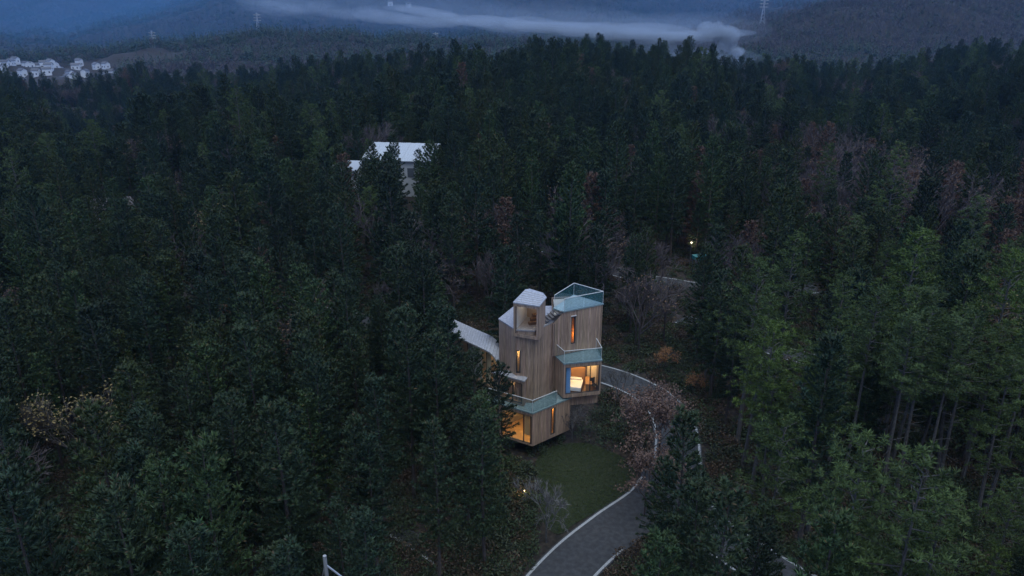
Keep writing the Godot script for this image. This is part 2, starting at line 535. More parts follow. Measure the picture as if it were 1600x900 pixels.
# which tree grows where: fir, pine, bare, rust
func kind_at(x: float, d: float, r: float) -> String:
	var n := noise.get_noise_2d(x * 2.2 + 90.0, d * 2.2)
	var bare := 0.035
	var rust := 0.01
	var is_pine := 0.03 if d > 75.0 else 0.0
	if d < 300.0:
		bare += 1.0 * bump(x, d, 66, 124, 19, 27) + 1.1 * bump(x, d, 87, 198, 9, 36) + 0.3 * bump(x, d, -9, 88, 13, 14) + 0.35 * bump(x, d, 20, 82, 12, 12)
		bare += 0.05 * bump(x, d, -70, 130, 24, 26) + 0.08 * smoothstep(0.2, 0.5, n) + 0.3 * bump(x, d, 2, 74, 14, 7)
		rust += 0.3 * bump(x, d, 58, 114, 26, 30) + 0.1 * bump(x, d, -12, 80, 16, 14)
		if d < 75.0 and x > 13.0:
			is_pine = 0.62 * smoothstep(12, 17, x) * (1.0 - 0.85 * smoothstep(52, 60, d) * (1.0 - smoothstep(24, 32, x)))
	else:
		bare = 0.1 + 0.5 * smoothstep(0.05, 0.3, n)
		if x < 0.1 * d and d > 640.0 and d < 1150.0:
			bare = 0.16 + 0.25 * smoothstep(0.1, 0.35, n)
		if x < -0.2 * d and d < 690.0 and d > 480.0:
			bare = 0.85
		if x > 0.2 * d and d > 800.0 and d < 1700.0:
			bare = 0.82 - 0.4 * smoothstep(0.1, 0.35, n)
	if d < 47.0:
		bare = 0.025 if x < -9.0 else 0.0
		rust = 0.015 if x < -6.0 else 0.0
	if r < bare:
		return "bare"
	if r < bare + rust:
		return "rust"
	if r < bare + rust + is_pine:
		return "pine"
	return "fir"

const MARKS := [["timber house", 3.0, 54.0], ["curved pavilion", -4.0, 65.0], ["golden tree", -32.3, 47.5], ["utility pole", -9.35, 29.7], ["road bend", 15.0, 57.0], ["road fork", 11.5, 41.5], ["bare-trunked pines", 28.0, 44.0], ["lawn", 3.0, 45.0], ["short road stretch", 31.0, 69.0], ["street lamp", 25.3, 99.0], ["white-roofed building", -19.5, 131.0], ["light fir behind the terrace", 6.5, 78.0], ["thin yellow tree", 43.0, 58.0], ["orange roadside tree", 15.2, 65.6], ["left road strip", -19.0, 80.5], ["bottom left corner", -22.0, 27.0], ["left picture edge", -34.0, 40.0], ["left edge woods", -45.0, 62.0], ["bottom right corner", 30.0, 30.0]]

func where_words(x: float, d: float) -> String:
	var best: Array = MARKS[0]
	var least := 1e9
	for m in MARKS:
		var far := Vector2(x - m[1], (d - m[2]) * 0.8).length()
		if far < least:
			least = far
			best = m
	var dx: float = x - best[1]
	var dd: float = d - best[2]
	if "corner" in best[0] or "edge" in best[0] and least < 9.0:
		return ("close to the " if least < 5.0 else "a little above the " if dd > absf(dx) else "a short way in from the ") + best[0]
	var side: String = ("right of the " if dx > 0 else "left of the ") if absf(dx) > absf(dd) else ("behind the " if dd > 0 else "in front of the ")
	return ("close " if least < 5.0 else "" if least < 11.0 else "well ") + side + best[0]

func forest() -> void:
	glades = [
		[4.6, 54.5, 5.6, 38, 5.0], [5.6, 46, 3.2, 30, 3.6], [2.6, 38, 1.6, 20, 2.3],      # house, lawn and drive
		[2.0, 56, 4.5, 60, 5.5], [-3.0, 65, -2.4, 51, 2.4], [-5.5, 67, -4.2, 56, 1.8],  # pavilion
		[9.5, 66.5, 8.5, 58, 3.2], [13.5, 62, 10, 47, 2.6], [15.9, 56, 14.3, 43, 1.9],      # road bend
		[14.0, 46, 11.2, 35, 1.1], [0.9, 48, 0.7, 41, 1.7], [24.0, 44.0, 34.0, 44.5, 2.2], [22, 42, 25.5, 37, 1.8], [20, 31, 25.5, 37.5, 1.4],
		[22.5, 91.5, 14.2, 58, 1.3], [-32.4, 47.3, -27.0, 38.4, 3.1], [1.5, 106, 1.2, 80, 0.8], [25.6, 98, 18.4, 72, 1.2],
		[30.5, 69.5, 21.2, 46, 1.0],
		[-17.2, 80, -12.2, 56, 0.9], [-7.6, 41.6, -5.3, 30, 0.4], [-9.3, 29.7, -8.0, 24, 1.2],
		[-18.2, 127, -12.2, 82, 1.5], [-14.6, 128, -13.2, 106, 0.9], [-23, 134, -17.5, 134, 6.0],
		[-73, 131, -71, 126, 3.0],
		[-500, 790, -480, 760, 62], [-560, 800, -520, 760, 55], [-430, 800, -425, 770, 45], [-380, 830, -370, 800, 26], [-440, 750, -290, 490, 40], [-250, 400, -235, 380, 14],
		[128, 430, 128, 430, 9], [131, 205, 108, 150, 3], [152, 190, 118, 150, 5],
	]
	var fir_tone := Color(0.031, 0.053, 0.022)
	var kinds := {"fir": [], "pine": [], "bare": [], "rust": []}
	for k in 6:
		kinds.fir.append(fir(100 + k, 12.5, [1.9, 2.1, 1.65, 2.0, 1.55, 2.25][k], [0.3, 0.26, 0.36, 0.22, 0.34, 0.3][k], 0.36, 0.78, fir_tone))
	for k in 4:
		kinds.pine.append(pine(200 + k, 14.5, [2.3, 2.7, 2.1, 2.5][k], [0.42, 0.5, 0.46, 0.36][k], Color(0.060, 0.090, 0.022)))
	var slender := [pine(231, 17.0, 1.9, 0.66, Color(0.056, 0.084, 0.024)), pine(232, 16.0, 2.1, 0.62, Color(0.056, 0.084, 0.024))]
	for k in 4:
		kinds.bare.append(broadleaf(300 + k, 10.0, Color(0.088, 0.069, 0.069), [0, 260, 0, 500][k], Color(0.15, 0.085, 0.045), 6))
	for k in 2:
		kinds.rust.append(fir(400 + k, 11.0, [1.9, 1.7][k], 0.2, 0.52, 0.85, Color(0.125, 0.072, 0.050)))
	var meshes := {}
	for k in kinds:
		meshes[k] = []
		for p in kinds[k]:
			meshes[k].append([p[0].mesh(), p[1].mesh()])
	# every tree: [kind, variant, x, d, scale, turn, stretch, tone]
	var rng := RandomNumberGenerator.new()
	rng.seed = 2024
	var near := []
	var stuff := {}
	var cells := {}
	for band in [[21.0, 75.0, 3.1, 0.96], [75.0, 165.0, 3.8, 1.1], [165.0, 460.0, 4.4, 1.2], [460.0, 1100.0, 5.2, 1.2], [1100.0, 3300.0, 8.0, 1.55]]:
		var d: float = band[0]
		while d < band[1]:
			var reach: float = 0.705 * (d * 0.94 + 11.5) + 7.0 + 0.015 * d
			var x: float = -reach + rng.randf() * band[2]
			while x < reach:
				var px: float = x + rng.randf_range(-0.42, 0.42) * band[2]
				var pd: float = d + rng.randf_range(-0.42, 0.42) * band[2]
				var r := rng.randf()
				var sc: float = band[3] * rng.randf_range(0.62, 1.16)
				var turn := rng.randf() * TAU
				var pick := rng.randi() % 12
				var tall := rng.randf_range(0.9, 1.12)
				x += band[2]
				sc *= 1.0 + 0.3 * noise.get_noise_2d(px * 2.6 - 400.0, pd * 2.6) * smoothstep(60, 110, pd)
				if pd < band[0] or open(px, pd, cells):
					continue
				var kind := kind_at(px, pd, r)
				if pd < 110.0 and noise.get_noise_2d(px * 5.0 + 300.0, pd * 5.0) > 0.46:   # gaps in the stand
					continue
				if kind == "bare" and pd > 75.0 and pd < 460.0:
					sc *= 1.12
				if pd < 24.0:
					sc *= 0.8
				var tree := [kind, pick, px, pd, sc, turn, tall]
				if band[0] < 400.0:
					near.append(tree)
				else:
					var key := ("far_conifer" if kind == "fir" or kind == "pine" else "far_bare") + str(pick % 3)
					if not stuff.has(key):
						stuff[key] = []
					var b := Basis(Vector3.UP, turn).scaled(Vector3(sc, sc * tall * (0.8 if band[3] > 1.5 else 1.0), sc))
					stuff[key].append([Transform3D(b, Vector3(px, land(px, pd) - 0.3, -pd)), Color.WHITE * rng.randf_range(0.7, 1.25)])
			d += band[2] * 0.92
	near.sort_custom(func(a, b): return a[3] * a[3] + a[2] * a[2] < b[3] * b[3] + b[2] * b[2])
	var tones := ["needles", "needles_blue", "needles_dark", "needles_warm", "needles_light"]
	var tone_words := ["dark green", "bluish green", "very dark green", "olive green", "fresh green"]
	var tone_tint := [Color(1, 1, 1), Color(0.72, 0.86, 1.0), Color(0.58, 0.62, 0.66), Color(1.3, 1.12, 0.8), Color(1.4, 1.45, 1.15)]
	var singles := {"fir": 0, "pine": 0, "bare": 0, "rust": 0}
	var most := {"fir": 300, "pine": 90, "bare": 120, "rust": 40}
	for t in near:
		var kind: String = t[0]
		var set_: Array = meshes[kind]
		var variant: int = t[1] % set_.size()
		var tone: int = [1, 2, 1, 0, 2, 0, 0, 1, 0, 4, 3, 4, 3][clampi(roundi(6.0 + 11.0 * noise.get_noise_2d(t[2] * 3.2 + 210.0, t[3] * 3.2) + (float((t[1] * 7 + int(t[5] * 10.0)) % 12) - 5.5) * 0.9), 0, 12)]
		var b := Basis(Vector3.UP, t[5]).scaled(Vector3(t[4], t[4] * t[6], t[4]))
		var at := Vector3(t[2], land(t[2], t[3]), -t[3])
		var seen: bool = absf(t[2]) < 0.70 * (t[3] * 0.94 + 10.0) + 1.0 and t[3] > 24.0
		if seen and singles[kind] < most[kind]:
			singles[kind] += 1
			var spot := where_words(t[2], t[3])
			var size: String = "tall " if t[4] * t[6] > 1.1 else "short " if t[4] * t[6] < 0.8 else ""
			if kind == "fir":
				size += ["", "broad ", "slim ", "full skirted ", "narrow ", "wide "][variant]
			var o: Node3D
			if kind == "fir":
				o = thing("fir_tree", "%s%s fir %s" % [size, tone_words[tone], spot], "tree", "firs of the near wood", at)
			elif kind == "pine":
				o = thing("pine_tree", size + "tufted yellow-green pine " + spot, "tree", "pines of the near wood", at)
			elif kind == "bare":
				o = thing("bare_tree", size + "leafless grey tree " + spot, "tree", "bare trees of the near wood", at)
			else:
				o = thing("rusty_conifer", size + "rust brown conifer " + spot, "tree", "rusty conifers of the near wood", at)
			var tr := put("trunk", set_[variant][0], M.bark, o)
			var cr := put("crown", set_[variant][1], M[tones[tone]] if kind == "fir" else M.leaves, o)
			tr.transform.basis = b
			cr.transform.basis = b
		else:
			var key := kind + str(variant)
			if not stuff.has(key):
				stuff[key] = []
			stuff[key].append([Transform3D(b, at), (tone_tint[tone] if kind == "fir" else Color.WHITE) * rng.randf_range(0.85, 1.15)])
	var woods := {}
	for w in [["fir_forest", "mass of dark firs covering the slopes beyond the house", "forest"], ["pine_forest", "scattered pines further back in the wood", "forest"], ["bare_forest", "leafless grey-brown trees standing among the distant firs", "forest"], ["rust_forest", "rust brown conifers dotted through the distant wood", "forest"], ["hill_forest", "hazy mixed forest covering the far hills and valley", "forest"]]:
		var o := Node3D.new()
		o.name = w[0]
		add_child(o)
		o.set_meta("kind", "stuff")
		o.set_meta("label", w[1])
		o.set_meta("category", w[2])
		woods[w[0]] = o
	for key in stuff:
		var k := int(key.right(1))
		var kind: String = key.left(key.length() - 1)
		if kind == "far_conifer":
			many("conifers", far_tree(500 + k, true, fir_tone), stuff[key], woods.hill_forest)
		elif kind == "far_bare":
			many("bare_trees", far_tree(520 + k, false, Color(0.088, 0.069, 0.069)), stuff[key], woods.hill_forest)
		else:
			many("trees", joined(kinds[kind][k], M.leaves), stuff[key], woods[kind + "_forest"])
	print("singles ", singles, " near ", near.size())
	# trees that stand out
	var gold := broadleaf(611, 9.0, Color(0.10, 0.085, 0.075), 1100, Color(0.21, 0.155, 0.06), 6)
	var copper := broadleaf(612, 8.0, Color(0.11, 0.085, 0.075), 2600, Color(0.125, 0.072, 0.052), 6)
	var bare := broadleaf(613, 6.5, Color(0.14, 0.13, 0.125), 0, Color.WHITE, 6)
	var orange := broadleaf(614, 5.0, Color(0.12, 0.08, 0.06), 1500, Color(0.26, 0.12, 0.045), 6)
	for a in [
		["golden_tree", gold, -32.0, 47.0, 1.12, "golden yellow leaved tree rising among dark firs on the left"],
		["golden_tree", gold, -43, 100, 1.35, "pale yellow tree in the woods above the left firs"],
		["golden_tree", gold, 43, 58, 1.5, "thin yellow leaved tree at the right edge above the pines"],
		["copper_tree", copper, 9.8, 47.8, 1.08, "copper brown tree between the lawn and the road bend"],
		["copper_tree", copper, 9.4, 43.2, 0.8, "copper brown tree beside the drive below the lawn"],
		["copper_tree", copper, 11.0, 45.0, 0.62, "small copper brown tree in the road fork"],
		["copper_tree", copper, 11.7, 50.2, 0.95, "copper brown tree overhanging the inner road edge"],
		["orange_tree", orange, 15.2, 65.6, 0.62, "orange leaved tree beside the outer road edge line"],
		["orange_tree", orange, 17.3, 61.2, 0.5, "low orange brown tree just outside the road bend"],
		["bare_tree", bare, 2.3, 40.4, 0.85, "small bare tree at the lawn's lower tip"],
		["bare_tree", bare, 5.0, 52.9, 0.62, "small bare tree under the timber house beside the lawn"],
		["bare_tree", bare, 9.6, 58.8, 0.7, "low bare tree beside the road behind the bedroom box"],
	]:
		var o := thing(a[0], a[5], "tree", "", ground(a[2], -a[3]), a[2])
		put("trunk", a[1][0], M.bark, o).scale = Vector3.ONE * a[4]
		put("crown", a[1][1], M.leaves, o).scale = Vector3.ONE * a[4]
	# chosen conifers
	for a in [
		["fir_tree", kinds.fir[3], 6.5, 78.0, 1.45, "needles_light", "tall broad light green fir rising right behind the house terrace"],
		["fir_tree", kinds.fir[0], -0.85, 46.4, 0.82, "needles_dark", "dark fir touching the glazed corner of the house's lowest room"],
		["fir_tree", kinds.fir[1], -2.8, 49.6, 0.78, "needles", "dark green fir in front of the house's left bay"],
		["fir_tree", kinds.fir[3], -4.1, 54.8, 0.58, "needles_dark", "dark fir in front of the curved pavilion's windows"],
		["fir_tree", kinds.fir[5], -7.2, 60.5, 0.95, "needles_light", "fresh green fir hiding the left end of the curved pavilion"],
		["fir_tree", kinds.fir[3], -24.2, 126.5, 0.92, "needles", "fir covering the left part of the white-roofed building"],
		["fir_tree", kinds.fir[2], -16.2, 127.0, 0.78, "needles_dark", "small dark fir before the right part of the white-roofed building"],
		["fir_tree", kinds.fir[4], -20.2, 126.0, 0.58, "needles", "small fir before the middle of the white-roofed building"],
		["fir_tree", kinds.fir[0], -29.4, 42.6, 0.52, "needles", "small fir standing before the golden tree"],
		["fir_tree", kinds.fir[5], 11.3, 37.4, 0.6, "needles_blue", "bluish fir in the fork nearest the drive"],
		["fir_tree", kinds.fir[1], 9.2, 37.4, 0.66, "needles", "dark green fir beside the drive's right edge line"],
		["pine_tree", kinds.pine[1], 17.2, 44.5, 0.98, "needles_bright", "big bright pine nearest the road bend"],
		["pine_tree", kinds.pine[3], 19.5, 42.2, 0.86, "needles_bright", "bushy bright pine in front of the road bend's big pine"],
		["pine_tree", kinds.pine[0], 30.5, 52.0, 1.25, "needles_bright", "tallest bright pine standing above the right hand wood"],
		["pine_tree", kinds.pine[1], 36.0, 50.0, 1.2, "needles_bright", "tall bright pine near the right picture edge"],
		["pine_tree", slender[0], 25.6, 42.4, 0.92, "leaves", "slender pine with long bare trunk, leftmost of the bare-trunked row"],
		["pine_tree", slender[1], 27.2, 43.6, 0.98, "leaves", "slender pine with long bare trunk, second in the bare-trunked row"],
		["pine_tree", slender[0], 28.6, 42.6, 0.9, "leaves", "slender pine with long bare trunk, third in the bare-trunked row"],
		["pine_tree", slender[1], 30.4, 44.2, 0.95, "leaves", "slender pine with long bare trunk, fourth in the bare-trunked row"],
		["pine_tree", slender[0], 24.3, 45.8, 0.95, "leaves", "slender pine standing behind the bare-trunked row's left end"],
		["pine_tree", slender[1], 28.0, 46.6, 1.0, "leaves", "slender pine standing behind the middle of the bare-trunked row"],
		["pine_tree", slender[0], 33.6, 43.4, 0.92, "leaves", "slender pine with bare trunk at the row's right end"],
		["pine_tree", kinds.pine[3], 21.5, 30.5, 0.45, "needles_bright", "low young pine nearest the bottom edge at right"],
		["pine_tree", kinds.pine[1], 26.4, 32.6, 0.42, "needles_bright", "low young pine before the bare-trunked row"],
		["fir_tree", kinds.fir[3], 23.6, 34.6, 0.5, "needles_light", "low light fir before the bare-trunked row's left end"],
		["fir_tree", kinds.fir[1], 29.6, 34.2, 0.5, "needles", "low dark green fir before the bare-trunked row's right end"],
		["pine_tree", kinds.pine[3], 32.5, 33.5, 0.5, "needles_bright", "low young pine in the bottom right corner"],
		["pine_tree", kinds.pine[0], 24.8, 36.4, 0.4, "needles_bright", "low young pine just before the bare trunks"],
		["fir_tree", kinds.fir[5], 28.2, 37.4, 0.42, "needles_light", "low light fir among the bare trunks' feet"],
		["pine_tree", kinds.pine[1], 34.5, 37.5, 0.55, "needles_bright", "low bushy pine right of the bare trunks' feet"],
		["fir_tree", kinds.fir[1], 18.6, 33.0, 0.55, "needles_light", "low light fir beside the road at the bottom edge"],
		["pine_tree", kinds.pine[2], 38.0, 46.0, 1.1, "needles_bright", "bright pine at the very right picture edge"],
	]:
		var o := thing(a[0], a[6], "tree", "", ground(a[2], -a[3]), a[2] * 2.0)
		put("trunk", a[1][0], M.bark, o).scale = Vector3.ONE * a[4]
		put("crown", a[1][1], M[a[5]], o).scale = Vector3.ONE * a[4]
	undergrowth(cells)

func undergrowth(cells: Dictionary) -> void:
	var rng := RandomNumberGenerator.new()
	rng.seed = 5
	var host := Node3D.new()
	host.name = "undergrowth"
	add_child(host)
	host.set_meta("kind", "stuff")
	host.set_meta("label", "low brown and green undergrowth on the forest floor")
	host.set_meta("category", "undergrowth")
	for v in 3:
		var s := Shape.new()
		for k in 240:
			var a := rng.randf() * TAU
			var r := sqrt(rng.randf()) * 0.55
			var p := Vector3(cos(a) * r, rng.randf() * 0.6 * (1.0 - r), sin(a) * r)
			var dir := Vector3(rng.randfn(0, 1), rng.randf_range(0.1, 1.2), rng.randfn(0, 1)).normalized()
			s.leaf(p, dir, dir.cross(Vector3(rng.randfn(0, 1), 0.5, rng.randfn(0, 1))).normalized(), rng.randf_range(0.09, 0.2), 0.028, [Color(0.045, 0.066, 0.026), Color(0.09, 0.058, 0.036), Color(0.05, 0.06, 0.03)][v] * rng.randf_range(0.6, 1.4))
		var places := []
		for k in 4600:
			var d := 24.0 + 95.0 * rng.randf() ** 1.2
			var x := rng.randf_range(-1, 1) * (0.7 * (d * 0.94 + 11) + 3)
			var p := Vector2(x, d)
			if road_gap(p) < -0.8 or Geometry2D.is_point_in_polygon(p, PackedVector2Array([Vector2(1.6, 40.6), Vector2(1.4, 53), Vector2(9, 52.5), Vector2(10.2, 48), Vector2(4, 40.6)])) or (x > -6.5 and x < 8 and d > 50 and d < 69):
				continue
			places.append([Transform3D(Basis(Vector3.UP, rng.randf() * TAU).scaled(Vector3.ONE * rng.randf_range(0.6, 1.9)), ground(x, -d)), Color.WHITE * rng.randf_range(0.7, 1.2)])
		many("bushes", s.mesh(null, M.leaves), places, host)
	# round shrubs one can tell apart beside the house
	for a in [[2.0, 51.4, 0.9, "dark round shrub under the lowest room's front corner"], [3.4, 53.0, 1.1, "dark round shrub under the lowest room's timber side"], [6.6, 53.6, 1.5, "tall dark shrub under the bedroom box"], [8.2, 52.6, 1.3, "dark shrub between bedroom box and lawn"], [9.4, 54.6, 1.4, "brownish shrub beside the inner road edge"], [1.2, 48.6, 0.8, "low shrub at the lawn's upper left edge"], [1.2, 44.6, 0.9, "shrub at the lawn's left edge by the firs"], [8.0, 56.5, 1.5, "dark shrub behind the bedroom box's right side"], [10.2, 56.6, 1.2, "shrub inside the road bend"]]:
		var s := Shape.new()
		for k in 420:
			var dir := Vector3(rng.randfn(0, 1), rng.randf_range(-0.2, 1.4), rng.randfn(0, 1)).normalized()
			var p: Vector3 = dir * a[2] * rng.randf_range(0.45, 0.95)
			p.y = absf(p.y) * 1.1
			s.leaf(p, (dir + Vector3(rng.randfn(0, 0.6), 0.2, rng.randfn(0, 0.6))).normalized(), dir.cross(Vector3(rng.randfn(0, 1), 0.5, rng.randfn(0, 1))).normalized(), rng.randf_range(0.15, 0.3), 0.05, Color(0.05, 0.07, 0.035) * rng.randf_range(0.6, 1.4))
		var o := thing("shrub", a[3], "shrub", "", ground(a[0], -a[1]))
		put("foliage", s, M.leaves, o)
		var st := Shape.new()
		for k in 5:
			st.tube(Vector3(0, -0.1, 0), Vector3(cos(k * 1.3), 1.2, sin(k * 1.3)) * a[2] * 0.6, 0.03, 0.01, 4, Color(0.08, 0.06, 0.05))
		put("stem", st, M.bark, o)

# ---------------------------------------------------------------- the timber house
# A wall from a to b (plan points x, d), floor to top heights at each end, with openings [s0, s1, y0, y1] along it.
var board_rng := RandomNumberGenerator.new()

func cut(lo: float, hi: float, s0: float, s1: float, openings: Array) -> Array:
	var pieces := [[lo, hi]]
	for o in openings:
		if o[1] > s0 + 0.01 and o[0] < s1 - 0.01:
			var next := []
			for p in pieces:
				if o[2] > p[0]:
					next.append([p[0], minf(p[1], o[2])])
				if o[3] < p[1]:
					next.append([maxf(p[0], o[3]), p[1]])
			pieces = next.filter(func(p): return p[1] - p[0] > 0.005)
	return pieces

func wall(parent: Node, a: Vector2, b: Vector2, y0: float, ya: float, yb: float, openings := [], tone := Color(0.62, 0.42, 0.295)) -> void:
	var L := a.distance_to(b)
	var u := (b - a) / L
	var out := Vector2(u.y, -u.x)            # to the viewer's side when a is left of b
	if out.y > 0.0 and absf(u.x) > 0.001 and u.x > 0.0:
		out = -out
	var at := func(s: float, y: float, off: float) -> Vector3:
		var p: Vector2 = a + u * s + out * off
		return Vector3(p.x, y, -p.y)
	var stops := [0.0, L]
	for o in openings:
		stops.append(o[0]); stops.append(o[1])
	stops.sort()
	var back := Shape.new()
	for i in stops.size() - 1:
		if stops[i + 1] - stops[i] < 0.01:
			continue
		var top: float = minf(lerpf(ya, yb, stops[i] / L), lerpf(ya, yb, stops[i + 1] / L)) - 0.01
		for p in cut(y0, top, stops[i], stops[i + 1], openings):
			var lo := []
			var hi := []
			for k in [[stops[i], 0.0], [stops[i + 1], 0.0], [stops[i + 1], -0.14], [stops[i], -0.14]]:
				lo.append(at.call(k[0], p[0], k[1]))
				hi.append(at.call(k[0], p[1], k[1]))
			back.solid(lo, hi, Color(0.16, 0.12, 0.095))
	var w := put("wall", back, M.plain, parent)
	var boards := Shape.new()
	var s := 0.0
	while s < L - 0.02:
		var width := minf(0.145, L - s)
		var g := board_rng.randf_range(0.78, 1.16)
		var col := Color(tone.r * g, tone.g * g * board_rng.randf_range(0.96, 1.03), tone.b * g * board_rng.randf_range(0.94, 1.08))
		var front := 0.026 + board_rng.randf_range(0.0, 0.006)
		for p in cut(y0 - 0.03, 99.0, s, s + width, openings):
			var ta := minf(p[1], lerpf(ya, yb, s / L))
			var tb := minf(p[1], lerpf(ya, yb, (s + width) / L))
			if ta - p[0] < 0.01:
				continue
			boards.solid([at.call(s, p[0], 0.002), at.call(s + width - 0.012, p[0], 0.002), at.call(s + width - 0.012, p[0], front), at.call(s, p[0], front)],
				[at.call(s, ta, 0.002), at.call(s + width - 0.012, tb, 0.002), at.call(s + width - 0.012, tb, front), at.call(s, ta, front)], col)
		s += width
	put("boards", boards, M.timber, w).set_meta("kind", "stuff")
	for o in openings:                        # frame and pane of each window
		if o.size() > 4 and o[4] is String:
			continue
		var f := Shape.new()
		var metal := Color(0.03, 0.03, 0.032)
		var t := 0.05
		for r in [[o[0], o[0] + t, o[2], o[3]], [o[1] - t, o[1], o[2], o[3]], [o[0] + t, o[1] - t, o[2], o[2] + t], [o[0] + t, o[1] - t, o[3] - t, o[3]]] + ([] if o.size() < 5 else [[o[0] + (o[1] - o[0]) * o[4] - 0.03, o[0] + (o[1] - o[0]) * o[4] + 0.03, o[2] + t, o[3] - t]]):
			var lo := []
			var hi := []
			for k in [[r[0], 0.01], [r[1], 0.01], [r[1], -0.1], [r[0], -0.1]]:
				lo.append(at.call(k[0], r[2], k[1]))
				hi.append(at.call(k[0], r[3], k[1]))
			f.solid(lo, hi, metal)
		var fr := put("window", f, M.plain, parent)
		var g2 := Shape.new()
		g2.quad(at.call(o[0] + t, o[2] + t, -0.05), at.call(o[1] - t, o[2] + t, -0.05), at.call(o[1] - t, o[3] - t, -0.05), at.call(o[0] + t, o[3] - t, -0.05), Color.WHITE)
		put("pane", g2, M.window_glass, fr)

func plate(parent: Node, called: String, poly: Array, y: float, thick: float, col: Color, m: Material) -> MeshInstance3D:
	var s := Shape.new()
	var lo := []
	var hi := []
	for p in poly:
		lo.append(Vector3(p.x, y - thick, -p.y))
		hi.append(Vector3(p.x, y, -p.y))
	s.solid(lo, hi, col)
	return put(called, s, m, parent)

func balustrade(parent: Node, pts: Array, y: float, high := 1.05) -> void:
	var holder := Shape.new()
	for i in pts.size() - 1:
		var a: Vector2 = pts[i]
		var b: Vector2 = pts[i + 1]
		holder.tube(Vector3(a.x, y + high + 0.02, -a.y), Vector3(b.x, y + high + 0.02, -b.y), 0.028, 0.028, 6, Color(0.62, 0.6, 0.58))
	for a in pts:
		holder.tube(Vector3(a.x, y - 0.05, -a.y), Vector3(a.x, y + high, -a.y), 0.018, 0.018, 5, Color(0.62, 0.6, 0.58))
	var rail := put("rail", holder, M.plain, parent)
	for i in pts.size() - 1:
		var a: Vector2 = pts[i]
		var b: Vector2 = pts[i + 1]
		var n := maxi(1, roundi(a.distance_to(b) / 1.5))
		for k in n:
			var p := a.lerp(b, (k + 0.01) / n)
			var q := a.lerp(b, (k + 0.99) / n)
			var g := Shape.new()
			g.quad(Vector3(p.x, y - 0.03, -p.y), Vector3(q.x, y - 0.03, -q.y), Vector3(q.x, y + high, -q.y), Vector3(p.x, y + high, -p.y), Color.WHITE)
			put("glass_panel", g, M.balustrade_glass, rail)

func shell(parent: Node, poly: Array, y0: float, y1: float, walls: Dictionary, inside: Color, tops := {}) -> void:
	# walls: index of the edge -> openings; the floor, the ceiling and a plain lining close the room
	for i in poly.size():
		var a: Vector2 = poly[i]
		var b: Vector2 = poly[(i + 1) % poly.size()]
		wall(parent, a, b, y0, tops.get(i, y1), tops.get((i + 1) % poly.size(), y1), walls.get(i, []))
	var c := Vector2.ZERO
	for p in poly:
		c += p / poly.size()
	var inner := []
	for p in poly:
		inner.append(p.move_toward(c, 0.17))
	plate(parent, "floor", inner, y0 + 0.12, 0.12, Color(0.30, 0.17, 0.08), M.plain)
	plate(parent, "ceiling", inner, y1 - 0.12, 0.1, inside, M.plain)

